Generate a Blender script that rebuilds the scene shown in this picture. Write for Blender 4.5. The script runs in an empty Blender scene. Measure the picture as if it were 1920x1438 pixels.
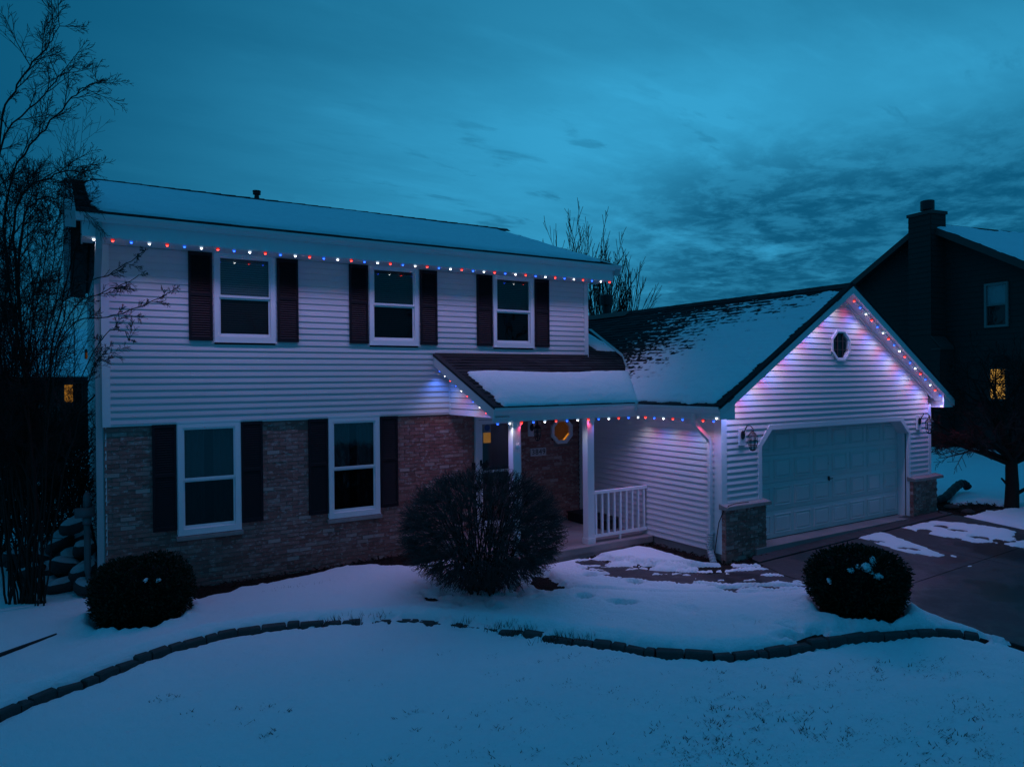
import bpy, math, random
import numpy as np
from mathutils import Vector, Matrix

S = bpy.context.scene
COL = S.collection
R = math.radians

# ------------------------------------------------------------------ camera
CAM = dict(loc=(-0.505, -12.108, 3.416), yaw=32.148, pitch=-0.307, roll=-0.542, f=1340.0)
_y, _t, _r = R(CAM['yaw']), R(CAM['pitch']), R(CAM['roll'])
CC = np.array(CAM['loc'])
CF = np.array([math.sin(_y) * math.cos(_t), math.cos(_y) * math.cos(_t), math.sin(_t)])
_R = np.array([math.cos(_y), -math.sin(_y), 0.0])
_U = np.cross(_R, CF)
CR = _R * math.cos(_r) + _U * math.sin(_r)
CU = -_R * math.sin(_r) + _U * math.cos(_r)
cam_d = bpy.data.cameras.new('camera')
cam = bpy.data.objects.new('camera', cam_d)
COL.objects.link(cam)
cam.matrix_world = Matrix(((CR[0], CU[0], -CF[0], CC[0]), (CR[1], CU[1], -CF[1], CC[1]), (CR[2], CU[2], -CF[2], CC[2]), (0, 0, 0, 1)))
cam_d.sensor_width = 36
cam_d.lens = 36 * CAM['f'] / 1920
cam_d.clip_end = 3000
S.camera = cam

# ------------------------------------------------------------------ sky
W = bpy.data.worlds.new('World')
S.world = W
W.use_nodes = True
wn, wl = W.node_tree.nodes, W.node_tree.links
wn.clear()


def N(tree, t, **kw):
    n = tree.nodes.new(t)
    for k, v in kw.items():
        if k in n.inputs.keys() if isinstance(k, str) else False:
            n.inputs[k].default_value = v
        else:
            setattr(n, k, v)
    return n


def math_node(tree, op, a, b=None, c=None, clamp=False):
    n = tree.nodes.new('ShaderNodeMath')
    n.operation = op
    n.use_clamp = clamp
    for i, v in enumerate((a, b, c)):
        if v is None:
            continue
        if isinstance(v, (int, float)):
            n.inputs[i].default_value = v
        else:
            tree.links.new(v, n.inputs[i])
    return n.outputs[0]


def mix_rgb(tree, fac, a, b, mode='MIX'):
    n = tree.nodes.new('ShaderNodeMix')
    n.data_type = 'RGBA'
    n.blend_type = mode
    n.clamp_factor = True
    for sock, v in ((n.inputs[0], fac), (n.inputs[6], a), (n.inputs[7], b)):
        if isinstance(v, (int, float)):
            sock.default_value = v
        elif isinstance(v, tuple):
            sock.default_value = v if len(v) == 4 else v + (1,)
        else:
            tree.links.new(v, sock)
    return n.outputs[2]


def build_world():
    t = W.node_tree
    sky = t.nodes.new('ShaderNodeTexSky')
    sky.sky_type = 'NISHITA'
    sky.sun_disc = False
    sky.sun_elevation = R(-2.0)
    sky.sun_rotation = R(20)
    sky.air_density = 1.0
    sky.ozone_density = 3.0
    tc = t.nodes.new('ShaderNodeTexCoord')
    sep = t.nodes.new('ShaderNodeSeparateXYZ')
    t.links.new(tc.outputs['Generated'], sep.inputs[0])
    x, y, z = sep.outputs
    zc = math_node(t, 'MAXIMUM', z, 0.0)
    # an overcast dusk: dark teal everywhere, brightest low in the north-east where the last light is
    def curve(v, pts):
        c = t.nodes.new('ShaderNodeFloatCurve')
        t.links.new(v, c.inputs['Value'])
        cm = c.mapping.curves[0]
        cm.points[0].location, cm.points[1].location = pts[0], pts[-1]
        for p in pts[1:-1]:
            cm.points.new(*p)
        c.mapping.update()
        return c.outputs[0]
    elev = curve(zc, [(0, .42), (.10, .66), (.22, .88), (.32, .96), (.42, .58), (.60, .32), (1, .22)])
    comb = t.nodes.new('ShaderNodeCombineXYZ')
    t.links.new(x, comb.inputs[0])
    t.links.new(y, comb.inputs[1])
    nrm = t.nodes.new('ShaderNodeVectorMath')
    nrm.operation = 'NORMALIZE'
    t.links.new(comb.outputs[0], nrm.inputs[0])
    dot = t.nodes.new('ShaderNodeVectorMath')
    dot.operation = 'DOT_PRODUCT'
    t.links.new(nrm.outputs[0], dot.inputs[0])
    az0 = R(47)
    dot.inputs[1].default_value = (math.sin(az0), math.cos(az0), 0)
    az = math_node(t, 'POWER', math_node(t, 'DIVIDE', math_node(t, 'SUBTRACT', dot.outputs['Value'], 0.60), 0.40, clamp=True), 1.8)
    f = math_node(t, 'MULTIPLY', az, elev)
    # clouds on a plane overhead
    inv = math_node(t, 'DIVIDE', 1.0, math_node(t, 'ADD', zc, 0.09))
    cp = t.nodes.new('ShaderNodeCombineXYZ')
    t.links.new(math_node(t, 'MULTIPLY', x, inv), cp.inputs[0])
    t.links.new(math_node(t, 'MULTIPLY', y, inv), cp.inputs[1])

    def noise(scale, detail, rough, off, sx=1.0, sy=1.0, rot=0.0, dist=0.0):
        m = t.nodes.new('ShaderNodeMapping')
        t.links.new(cp.outputs[0], m.inputs[0])
        m.inputs['Location'].default_value = off
        m.inputs['Rotation'].default_value = (0, 0, rot)
        m.inputs['Scale'].default_value = (sx, sy, 1)
        n = t.nodes.new('ShaderNodeTexNoise')
        n.inputs['Scale'].default_value = scale
        n.inputs['Detail'].default_value = detail
        n.inputs['Roughness'].default_value = rough
        n.inputs['Distortion'].default_value = dist
        t.links.new(m.outputs[0], n.inputs['Vector'])
        return n.outputs['Fac']

    def rng(v, a, b, c=0.0, d=1.0):
        m = t.nodes.new('ShaderNodeMapRange')
        m.interpolation_type = 'SMOOTHSTEP'
        t.links.new(v, m.inputs[0])
        for i, k in enumerate((a, b, c, d)):
            m.inputs[i + 1].default_value = k
        return m.outputs[0]
    zen = math_node(t, 'MULTIPLY', rng(zc, 0.34, 0.95), 0.27)
    f = math_node(t, 'ADD', math_node(t, 'ADD', f, zen), 0.03)
    veil = rng(noise(1.5, 7, 0.62, (3.1, 1.7, 0), 1.0, 1.9, R(25)), 0.36, 0.66)
    f = math_node(t, 'MULTIPLY', f, math_node(t, 'SUBTRACT', 1.06, math_node(t, 'MULTIPLY', veil, 0.17)))
    # mottled bank in the east, low in the sky
    azb = rng(x, 0.53, 0.76)
    low = rng(zc, 0.35, 0.21)
    bank = rng(noise(1.5, 6, 0.62, (0.4, 5.2, 0), 1.0, 1.0, 0, 0.3), 0.30, 0.48)
    puffs = rng(noise(4.4, 6, 0.68, (2.0, 0.3, 0), 1.0, 1.15, R(-30), 0.25), 0.36, 0.60)
    region = math_node(t, 'MULTIPLY', azb, low)
    m1 = math_node(t, 'MULTIPLY', region, math_node(t, 'MULTIPLY', bank, math_node(t, 'ADD', math_node(t, 'MULTIPLY', puffs, 0.40), 0.55)), clamp=True)
    # a few loose dark wisps nearer the middle
    wis = rng(noise(2.6, 6, 0.6, (7.7, 2.2, 0), 0.9, 2.4, R(-35), 0.4), 0.55, 0.68)
    wreg = math_node(t, 'MULTIPLY', rng(zc, 0.42, 0.25), rng(x, 0.10, 0.5))
    m2 = math_node(t, 'MULTIPLY', math_node(t, 'MULTIPLY', wis, wreg), 0.45)
    f = math_node(t, 'MULTIPLY', f, math_node(t, 'SUBTRACT', 1.0, math_node(t, 'MAXIMUM', m1, m2)))
    pale = rng(noise(1.8, 5, 0.6, (1.2, 9.4, 0), 0.7, 3.0, R(-60), 0.2), 0.52, 0.75)
    f = math_node(t, 'ADD', f, math_node(t, 'MULTIPLY', math_node(t, 'MULTIPLY', pale, 0.16), f), clamp=True)
    base = mix_rgb(t, f, (0.0010, 0.080, 0.170), (0.036, 0.350, 0.610))
    base = mix_rgb(t, math_node(t, 'MULTIPLY', rng(zc, 0.45, 0.95), 0.75), base, (0.0075, 0.150, 0.390))
    bg1 = t.nodes.new('ShaderNodeBackground')
    bg1.inputs[1].default_value = 0.02
    t.links.new(sky.outputs[0], bg1.inputs[0])
    bg2 = t.nodes.new('ShaderNodeBackground')
    bg2.inputs[1].default_value = SKY
    t.links.new(base, bg2.inputs[0])
    add = t.nodes.new('ShaderNodeAddShader')
    t.links.new(bg1.outputs[0], add.inputs[0])
    t.links.new(bg2.outputs[0], add.inputs[1])
    out = t.nodes.new('ShaderNodeOutputWorld')
    t.links.new(add.outputs[0], out.inputs[0])


SKY = 1.0
LED_POWER = 4.3
build_world()
S.view_settings.view_transform = 'Standard'
S.view_settings.look = 'None'
S.view_settings.exposure = 0.0
S.view_settings.gamma = 1.0
S.render.engine = 'CYCLES'
S.cycles.use_denoising = True
S.cycles.use_light_tree = True
S.cycles.sample_clamp_indirect = 2.0
S.cycles.max_bounces = 6
S.cycles.transparent_max_bounces = 16
# the last of the dusk light behind the cloud: very weak, very wide
sun_d = bpy.data.lights.new('dusk_sun', 'SUN')
sun_d.energy = 0.02
sun_d.angle = R(40)
sun_d.color = (0.25, 0.7, 1.0)
sun = bpy.data.objects.new('dusk_sun', sun_d)
sun.rotation_euler = (R(55), 0, R(-150))
COL.objects.link(sun)


# ------------------------------------------------------------------ pixel helpers (pixels of the 1920 x 1438 photograph)
def ray(u, v):
    return CF + CR * (u - 960) / CAM['f'] + CU * (719 - v) / CAM['f']


def on_plane(u, v, n, c):
    n = np.array(n, float)
    d = ray(u, v)
    return CC + d * (c - n @ CC) / (n @ d)


def at_depth(u, v, d):
    return CC + ray(u, v) * d


def depth_of(p):
    return float((np.array(p) - CC) @ CF)


def G(x, y):
    """height of the bare ground"""
    x = np.asarray(x, float)
    y = np.asarray(y, float)
    g = 0.21 + 0.0225 * np.clip(x - 3.2, 0, 14) - 0.012 * np.clip(x - 24, 0, 400) + 0.012 * np.clip(x - 17, 0, 14)
    g = g - 0.035 * np.clip(-x, 0, 6)
    g = g - 0.030 * np.clip(-y - 4.2, 0, 9)
    return g


def on_ground(u, v, dz=0.0):
    z = 0.2
    for _ in range(12):
        p = on_plane(u, v, (0, 0, 1), z)
        z = float(G(p[0], p[1])) + dz
    return p


# ------------------------------------------------------------------ materials
def new_mat(name):
    m = bpy.data.materials.new(name)
    m.use_nodes = True
    return m, m.node_tree, m.node_tree.nodes['Principled BSDF']


def obj_coord(t):
    return t.nodes.new('ShaderNodeTexCoord').outputs['Object']


def noise_tex(t, scale, detail=4, rough=0.55, vec=None, sc=None):
    n = t.nodes.new('ShaderNodeTexNoise')
    n.inputs['Scale'].default_value = scale
    n.inputs['Detail'].default_value = detail
    n.inputs['Roughness'].default_value = rough
    if vec is None:
        g = t.nodes.new('ShaderNodeNewGeometry')
        vec = g.outputs['Position']
    if sc:
        m = t.nodes.new('ShaderNodeMapping')
        m.inputs['Scale'].default_value = sc
        t.links.new(vec, m.inputs[0])
        vec = m.outputs[0]
    t.links.new(vec, n.inputs['Vector'])
    return n.outputs['Fac']


def rnd_value(t):
    """one random value per piece: for single objects and for islands of joined meshes alike"""
    oi = t.nodes.new('ShaderNodeObjectInfo').outputs['Random']
    ri = t.nodes.new('ShaderNodeNewGeometry').outputs['Random Per Island']
    return math_node(t, 'FRACT', math_node(t, 'ADD', oi, ri))


def ramp(t, v, stops, interp='LINEAR'):
    r = t.nodes.new('ShaderNodeValToRGB')
    r.color_ramp.interpolation = interp
    e = r.color_ramp.elements
    for i, (p, c) in enumerate(stops):
        q = e[i] if i < 2 else e.new(p)
        q.position = p
        q.color = c + (1,)
    t.links.new(v, r.inputs[0])
    return r.outputs[0]


def bump(t, p, h, strength=0.3, dist=0.01):
    b = t.nodes.new('ShaderNodeBump')
    b.inputs['Strength'].default_value = strength
    b.inputs['Distance'].default_value = dist
    t.links.new(h, b.inputs['Height'])
    t.links.new(b.outputs[0], p.inputs['Normal'])


def plain(name, col, rough=0.5, var=0.12, scale=6.0, spec=0.4, bmp=0.0, bscale=60, metal=0.0, sc=None):
    m, t, p = new_mat(name)
    n = noise_tex(t, scale, 5, 0.6, sc=sc)
    c = mix_rgb(t, n, tuple(k * (1 - var) for k in col), tuple(min(1, k * (1 + var)) for k in col))
    t.links.new(c, p.inputs['Base Color'])
    p.inputs['Roughness'].default_value = rough
    p.inputs['Specular IOR Level'].default_value = spec
    p.inputs['Metallic'].default_value = metal
    if bmp:
        bump(t, p, noise_tex(t, bscale, 3), bmp)
    return m


def siding_mat():
    m, t, p = new_mat('white_vinyl_siding')
    r = rnd_value(t)
    n = noise_tex(t, 1.3, 5, 0.6, sc=(1, 1, 2.2))
    c = mix_rgb(t, n, (0.60, 0.56, 0.565), (0.72, 0.68, 0.69))
    c = mix_rgb(t, math_node(t, 'MULTIPLY', r, 0.35), c, (0.61, 0.57, 0.58))
    t.links.new(c, p.inputs['Base Color'])
    p.inputs['Roughness'].default_value = 0.55
    p.inputs['Specular IOR Level'].default_value = 0.35
    bump(t, p, noise_tex(t, 40, 3, 0.6, sc=(0.05, 0.05, 1)), 0.15, 0.004)
    return m


def brick_mat():
    m, t, p = new_mat('brick')
    r = rnd_value(t)
    c = ramp(t, r, [(0.0, (0.26, 0.105, 0.090)), (0.3, (0.33, 0.135, 0.118)), (0.6, (0.38, 0.165, 0.145)), (0.86, (0.42, 0.20, 0.175)), (0.95, (0.46, 0.27, 0.24)), (1.0, (0.56, 0.42, 0.38))])
    blot = noise_tex(t, 11, 6, 0.75, sc=(1, 1, 1.8))
    c = mix_rgb(t, ramp(t, blot, [(0.53, (0, 0, 0)), (0.63, (0.9, 0.9, 0.9))]), c, (0.56, 0.45, 0.42))
    c = mix_rgb(t, math_node(t, 'MULTIPLY', noise_tex(t, 60, 4), 0.5), c, (0.20, 0.085, 0.065))
    t.links.new(c, p.inputs['Base Color'])
    p.inputs['Roughness'].default_value = 0.92
    p.inputs['Specular IOR Level'].default_value = 0.2
    bump(t, p, noise_tex(t, 70, 5, 0.7), 0.6, 0.006)
    return m


def shingle_mat():
    m, t, p = new_mat('asphalt_shingle')
    r = rnd_value(t)
    c = ramp(t, r, [(0, (0.013, 0.0135, 0.016)), (0.5, (0.024, 0.0245, 0.028)), (1, (0.050, 0.050, 0.054))])
    c = mix_rgb(t, noise_tex(t, 180, 2), c, (0.03, 0.028, 0.028))
    t.links.new(c, p.inputs['Base Color'])
    p.inputs['Roughness'].default_value = 0.95
    p.inputs['Specular IOR Level'].default_value = 0.15
    bump(t, p, noise_tex(t, 220, 2), 0.5, 0.004)
    return m


def snow_mat():
    m, t, p = new_mat('snow')
    n = noise_tex(t, 1.1, 6, 0.65)
    c = mix_rgb(t, n, (0.80, 0.83, 0.85), (0.90, 0.91, 0.92))
    g = noise_tex(t, 9, 6, 0.7)
    c = mix_rgb(t, math_node(t, 'MULTIPLY', math_node(t, 'LESS_THAN', g, 0.30), 0.35), c, (0.55, 0.57, 0.55))
    t.links.new(c, p.inputs['Base Color'])
    p.inputs['Roughness'].default_value = 0.75
    p.inputs['Specular IOR Level'].default_value = 0.2
    h = math_node(t, 'ADD', math_node(t, 'MULTIPLY', noise_tex(t, 7, 6, 0.7), 1.0), math_node(t, 'MULTIPLY', noise_tex(t, 45, 4, 0.7), 0.35))
    bump(t, p, h, 0.8, 0.05)
    return m


def concrete_mat(name, a, b):
    m, t, p = new_mat(name)
    n = noise_tex(t, 0.9, 6, 0.65)
    w = ramp(t, n, [(0.42, (0, 0, 0)), (0.58, (1, 1, 1))])
    c = mix_rgb(t, w, a, b)
    c = mix_rgb(t, math_node(t, 'MULTIPLY', noise_tex(t, 40, 4), 0.4), c, tuple(k * 0.6 for k in a))
    t.links.new(c, p.inputs['Base Color'])
    rr = mix_rgb(t, w, (0.35, 0.35, 0.35), (0.8, 0.8, 0.8))
    t.links.new(rr, p.inputs['Roughness'])
    bump(t, p, noise_tex(t, 120, 4), 0.3, 0.004)
    return m


def mulch_mat():
    m, t, p = new_mat('bark_mulch')
    c = mix_rgb(t, noise_tex(t, 35, 6, 0.75), (0.010, 0.007, 0.006), (0.060, 0.038, 0.028))
    t.links.new(c, p.inputs['Base Color'])
    p.inputs['Roughness'].default_value = 0.95
    p.inputs['Specular IOR Level'].default_value = 0.15
    bump(t, p, noise_tex(t, 28, 6, 0.75), 1.0, 0.06)
    return m


def glass_mat(name, tint, k=1.6):
    m = bpy.data.materials.new(name)
    m.use_nodes = True
    t = m.node_tree
    t.nodes.clear()
    tr = t.nodes.new('ShaderNodeBsdfTransparent')
    tr.inputs[0].default_value = tint + (1,)
    gl = t.nodes.new('ShaderNodeBsdfGlossy')
    gl.inputs['Roughness'].default_value = 0.008
    gl.inputs[0].default_value = (1, 1, 1, 1)
    bp = t.nodes.new('ShaderNodeBump')
    bp.inputs['Strength'].default_value = 0.07
    bp.inputs['Distance'].default_value = 0.02
    t.links.new(noise_tex(t, 2.5, 2), bp.inputs['Height'])
    t.links.new(bp.outputs[0], gl.inputs['Normal'])
    fr = t.nodes.new('ShaderNodeLayerWeight')
    sch = math_node(t, 'POWER', fr.outputs['Facing'], 5.0)
    f = math_node(t, 'MULTIPLY', math_node(t, 'ADD', math_node(t, 'MULTIPLY', sch, 0.94), 0.055), k, clamp=True)
    mx = t.nodes.new('ShaderNodeMixShader')
    t.links.new(f, mx.inputs[0])
    t.links.new(tr.outputs[0], mx.inputs[1])
    t.links.new(gl.outputs[0], mx.inputs[2])
    o = t.nodes.new('ShaderNodeOutputMaterial')
    t.links.new(mx.outputs[0], o.inputs[0])
    return m


def emit_mat(name, col, strength, sample=False, var=None):
    m = bpy.data.materials.new(name)
    m.use_nodes = True
    t = m.node_tree
    t.nodes.clear()
    e = t.nodes.new('ShaderNodeEmission')
    e.inputs[0].default_value = col + (1,)
    if var:
        c = mix_rgb(t, noise_tex(t, var, 5, 0.65), tuple(k * 0.35 for k in col), col)
        t.links.new(c, e.inputs[0])
    e.inputs[1].default_value = strength
    o = t.nodes.new('ShaderNodeOutputMaterial')
    t.links.new(e.outputs[0], o.inputs[0])
    if not sample:
        m.cycles.emission_sampling = 'NONE'
    return m


M = {}
M['siding'] = siding_mat()
M['trim'] = plain('white_trim', (0.72, 0.72, 0.73), 0.45, 0.06, 3)
M['gutter'] = plain('white_gutter_metal', (0.66, 0.66, 0.66), 0.35, 0.10, 2.5, 0.5)
M['rake'] = plain('weathered_rake_metal', (0.40, 0.40, 0.40), 0.45, 0.15, 3, 0.4)
M['frame'] = plain('white_vinyl_frame', (0.78, 0.78, 0.79), 0.35, 0.04, 3)
M['door'] = plain('garage_door_paint', (0.60, 0.61, 0.60), 0.5, 0.06, 2)
M['shutter'] = plain('dark_shutter', (0.010, 0.0060, 0.0085), 0.6, 0.2, 20, 0.3)
M['brown'] = plain('dark_brown_soffit', (0.030, 0.022, 0.02), 0.7, 0.2, 6)
M['brick'] = brick_mat()
M['mortar'] = plain('mortar', (0.22, 0.165, 0.145), 0.95, 0.25, 30, 0.1, 0.4, 120)
M['stone'] = plain('ledge_stone', (0.27, 0.24, 0.225), 0.85, 0.3, 14, 0.2, 0.4, 50)
M['shingle'] = shingle_mat()
M['snow'] = snow_mat()
M['snowshade'] = plain('shaded_snow', (0.42, 0.44, 0.46), 0.85, 0.35, 7, 0.15, 0.6, 18)  # snow colour darkened to carry the tree shade over the boulders
M['drive'] = concrete_mat('driveway_concrete', (0.034, 0.027, 0.028), (0.066, 0.051, 0.051))
M['porch'] = concrete_mat('porch_concrete', (0.24, 0.20, 0.195), (0.32, 0.27, 0.26))
M['mulch'] = mulch_mat()
M['glass'] = glass_mat('window_glass', (0.75, 0.8, 0.8), 0.85)
M['screen'] = glass_mat('screened_window_glass', (0.22, 0.23, 0.23), 0.5)
M['dark'] = plain('dark_interior', (0.010, 0.010, 0.011), 0.9, 0.3, 5, 0.1)
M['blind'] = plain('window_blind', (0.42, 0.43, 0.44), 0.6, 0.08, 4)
M['blind_dim'] = plain('dark_grey_blind', (0.075, 0.078, 0.082), 0.6, 0.08, 4)  # darker grey blind for the second upper window
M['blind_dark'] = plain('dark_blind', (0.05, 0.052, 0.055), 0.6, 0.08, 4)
M['iron'] = plain('black_iron', (0.012, 0.011, 0.012), 0.45, 0.2, 20, 0.5)
M['rubber'] = plain('black_plastic', (0.012, 0.012, 0.013), 0.6, 0.2, 20, 0.4)
M['bark'] = plain('bark', (0.030, 0.022, 0.018), 0.95, 0.4, 25, 0.15, 0.6, 60)
M['twig'] = plain('twig', (0.034, 0.024, 0.021), 0.9, 0.4, 12, 0.15)
M['bushtwig'] = plain('bush_twig', (0.085, 0.068, 0.062), 0.9, 0.45, 18, 0.15)
M['yew'] = plain('yew_needles', (0.014, 0.022, 0.011), 0.7, 0.5, 12, 0.2)
M['grass'] = plain('winter_grass', (0.022, 0.026, 0.012), 0.9, 0.4, 8, 0.1)
M['rock'] = plain('rock', (0.05, 0.047, 0.045), 0.9, 0.4, 6, 0.2, 0.7, 20)
M['block'] = plain('edging_block', (0.075, 0.068, 0.066), 0.92, 0.35, 9, 0.15, 0.8, 35)
M['pipeshade'] = plain('shaded_pale_pipe', (0.13, 0.135, 0.14), 0.6, 0.2, 6)  # pale pipe with the shade of the left side put into its colour
M['pvc'] = plain('grey_plastic_pipe', (0.42, 0.43, 0.43), 0.5, 0.1, 6)
M['darksiding'] = plain('dark_brown_siding', (0.042, 0.033, 0.030), 0.75, 0.15, 4, 0.2)
M['darktrim'] = plain('brown_trim', (0.075, 0.060, 0.055), 0.7, 0.1, 4, 0.2)
M['lit'] = emit_mat('lit_window_yellow', (1.0, 0.52, 0.10), 0.75, var=9)
M['litdim'] = emit_mat('far_lit_window', (0.85, 0.36, 0.05), 0.38, var=5)
M['amber'] = emit_mat('dim_amber_glass', (0.11, 0.034, 0.003), 0.55, var=3)
M['amberstrip'] = emit_mat('amber_reveal_glow', (0.85, 0.29, 0.02), 1.0)  # emission stands in for room light reflected off the window reveal
M['lampyellow'] = emit_mat('lit_room', (0.80, 0.33, 0.035), 0.40, var=6)
M['plaque'] = plain('plaque', (0.55, 0.52, 0.52), 0.5, 0.1, 20)
M['sticker'] = plain('blue_sticker', (0.015, 0.07, 0.22), 0.5, 0.05)
M['sign'] = plain('white_sticker', (0.22, 0.24, 0.25), 0.5, 0.05)
M['silver'] = plain('silver_star', (0.75, 0.76, 0.8), 0.3, 0.1, 9, 0.5)
LEDC = {'w': (0.86, 0.93, 1.0), 'r': (1.0, 0.035, 0.03), 'b': (0.03, 0.20, 1.0)}
for k, c in LEDC.items():
    M['lens_' + k] = emit_mat({'w': 'white', 'r': 'red', 'b': 'blue'}[k] + '_led_lens', tuple(0.62 * a for a in c) if k != 'w' else (0.36, 0.55, 0.74), 0.8)
    M['core_' + k] = emit_mat({'w': 'white', 'r': 'red', 'b': 'blue'}[k] + '_led_core', {'w': (1, 1, 1), 'r': (1, 0.035, 0.025), 'b': (0.012, 0.065, 1)}[k], 11.0)


# ------------------------------------------------------------------ mesh building
class MB:
    def __init__(self):
        self.v, self.f, self.m = [], [], []

    def add(self, verts, faces, mi=0):
        o = len(self.v)
        self.v.extend([tuple(map(float, p)) for p in verts])
        self.f.extend([tuple(i + o for i in f) for f in faces])
        self.m.extend([mi] * len(faces))
        return self

    def box(self, a, b, mi=0):
        x0, y0, z0 = a
        x1, y1, z1 = b
        return self.add([(x0, y0, z0), (x1, y0, z0), (x1, y1, z0), (x0, y1, z0), (x0, y0, z1), (x1, y0, z1), (x1, y1, z1), (x0, y1, z1)],
                        [(0, 3, 2, 1), (4, 5, 6, 7), (0, 1, 5, 4), (1, 2, 6, 5), (2, 3, 7, 6), (3, 0, 4, 7)], mi)

    def hexa(self, p, mi=0):
        return self.add(p, [(0, 3, 2, 1), (4, 5, 6, 7), (0, 1, 5, 4), (1, 2, 6, 5), (2, 3, 7, 6), (3, 0, 4, 7)], mi)

    def prism(self, poly, d, mi=0):
        """polygon (3-D points) extruded by vector d"""
        n = len(poly)
        d = np.array(d, float)
        q = [np.array(p, float) for p in poly]
        vs = q + [p + d for p in q]
        fs = [tuple(range(n))[::-1], tuple(range(n, 2 * n))] + [(i, (i + 1) % n, (i + 1) % n + n, i + n) for i in range(n)]
        return self.add(vs, fs, mi)

    def ring(self, outer, inner, d, mi=0):
        n = len(outer)
        d = np.array(d, float)
        o = [np.array(p, float) for p in outer]
        i_ = [np.array(p, float) for p in inner]
        vs = o + i_ + [p + d for p in o] + [p + d for p in i_]
        fs = []
        for k in range(n):
            j = (k + 1) % n
            fs += [(k, j, n + j, n + k), (2 * n + k, 3 * n + k, 3 * n + j, 2 * n + j), (k, 2 * n + k, 2 * n + j, j), (n + k, n + j, 3 * n + j, 3 * n + k)]
        return self.add(vs, fs, mi)

    def tube(self, pts, rad, n=8, mi=0, cap=True):
        pts = [np.array(p, float) for p in pts]
        if not hasattr(rad, '__len__'):
            rad = [rad] * len(pts)
        o = len(self.v)
        up = np.array([0.13, 0.27, 0.95])
        for i, p in enumerate(pts):
            t = pts[min(i + 1, len(pts) - 1)] - pts[max(i - 1, 0)]
            t = t / (np.linalg.norm(t) + 1e-9)
            a = np.cross(t, up)
            if np.linalg.norm(a) < 0.1:
                a = np.cross(t, np.array([1.0, 0, 0]))
            a /= np.linalg.norm(a)
            b = np.cross(t, a)
            for k in range(n):
                an = 2 * math.pi * k / n
                q = p + rad[i] * (a * math.cos(an) + b * math.sin(an))
                self.v.append((float(q[0]), float(q[1]), float(q[2])))
        for i in range(len(pts) - 1):
            for k in range(n):
                j = (k + 1) % n
                self.f.append((o + i * n + k, o + i * n + j, o + (i + 1) * n + j, o + (i + 1) * n + k))
                self.m.append(mi)
        if cap:
            self.f.append(tuple(o + k for k in range(n))[::-1])
            self.m.append(mi)
            self.f.append(tuple(o + (len(pts) - 1) * n + k for k in range(n)))
            self.m.append(mi)
        return self

    def lathe(self, c, prof, n=16, mi=0):
        o = len(self.v)
        for r, z in prof:
            for k in range(n):
                a = 2 * math.pi * k / n
                self.v.append((c[0] + r * math.cos(a), c[1] + r * math.sin(a), c[2] + z))
        for i in range(len(prof) - 1):
            for k in range(n):
                j = (k + 1) % n
                self.f.append((o + i * n + k, o + i * n + j, o + (i + 1) * n + j, o + (i + 1) * n + k))
                self.m.append(mi)
        self.f.append(tuple(o + k for k in range(n))[::-1])
        self.m.append(mi)
        self.f.append(tuple(o + (len(prof) - 1) * n + k for k in range(n)))
        self.m.append(mi)
        return self

    def mesh(self, name, mats, smooth=False):
        me = bpy.data.meshes.new(name)
        me.from_pydata(self.v, [], self.f)
        if not isinstance(mats, (list, tuple)):
            mats = [mats]
        for m in mats:
            me.materials.append(m)
        if len(mats) > 1:
            me.polygons.foreach_set('material_index', self.m)
        if smooth:
            me.polygons.foreach_set('use_smooth', [True] * len(me.polygons))
        me.update()
        return me

    def build(self, name, mats, parent=None, smooth=False, **kw):
        return obj(name, self.mesh(name, mats, smooth), parent, **kw)


def obj(name, me, parent=None, loc=None, rz=0.0, scale=None, **props):
    o = bpy.data.objects.new(name, me)
    COL.objects.link(o)
    if parent is not None:
        o.parent = parent
    if loc is not None:
        o.location = [float(k) for k in loc]
    if rz:
        o.rotation_euler = (0, 0, rz)
    if scale is not None:
        o.scale = scale
    for k, v in props.items():
        o[k] = v
    return o


def empty(name, label=None, cat=None, loc=(0, 0, 0), parent=None, group=None, rz=0.0):
    kw = {}
    if label:
        kw['label'] = label
    if cat:
        kw['category'] = cat
    if group:
        kw['group'] = group
    return obj(name, None, parent, loc, rz, **kw)


rnd = random.Random(7)


# value noise for modelling
def vnoise(x, y, seed=0):
    xi, yi = np.floor(x).astype(np.int64), np.floor(y).astype(np.int64)
    xf, yf = x - xi, y - yi

    def h(a, b):
        n = (a * 374761393 + b * 668265263 + seed * 974711) & 0x7fffffff
        n = ((n ^ (n >> 13)) * 1274126177) & 0x7fffffff
        return ((n ^ (n >> 16)) & 0xffff) / 65535.0
    u, v = xf * xf * (3 - 2 * xf), yf * yf * (3 - 2 * yf)
    return (h(xi, yi) * (1 - u) + h(xi + 1, yi) * u) * (1 - v) + (h(xi, yi + 1) * (1 - u) + h(xi + 1, yi + 1) * u) * v


def fbm(x, y, o=4, seed=0, g=0.5):
    s, a, t = 0, 1.0, 0
    for i in range(o):
        s = s + a * vnoise(x * 2 ** i, y * 2 ** i, seed + i * 17)
        t += a
        a *= g
    return s / t


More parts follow.
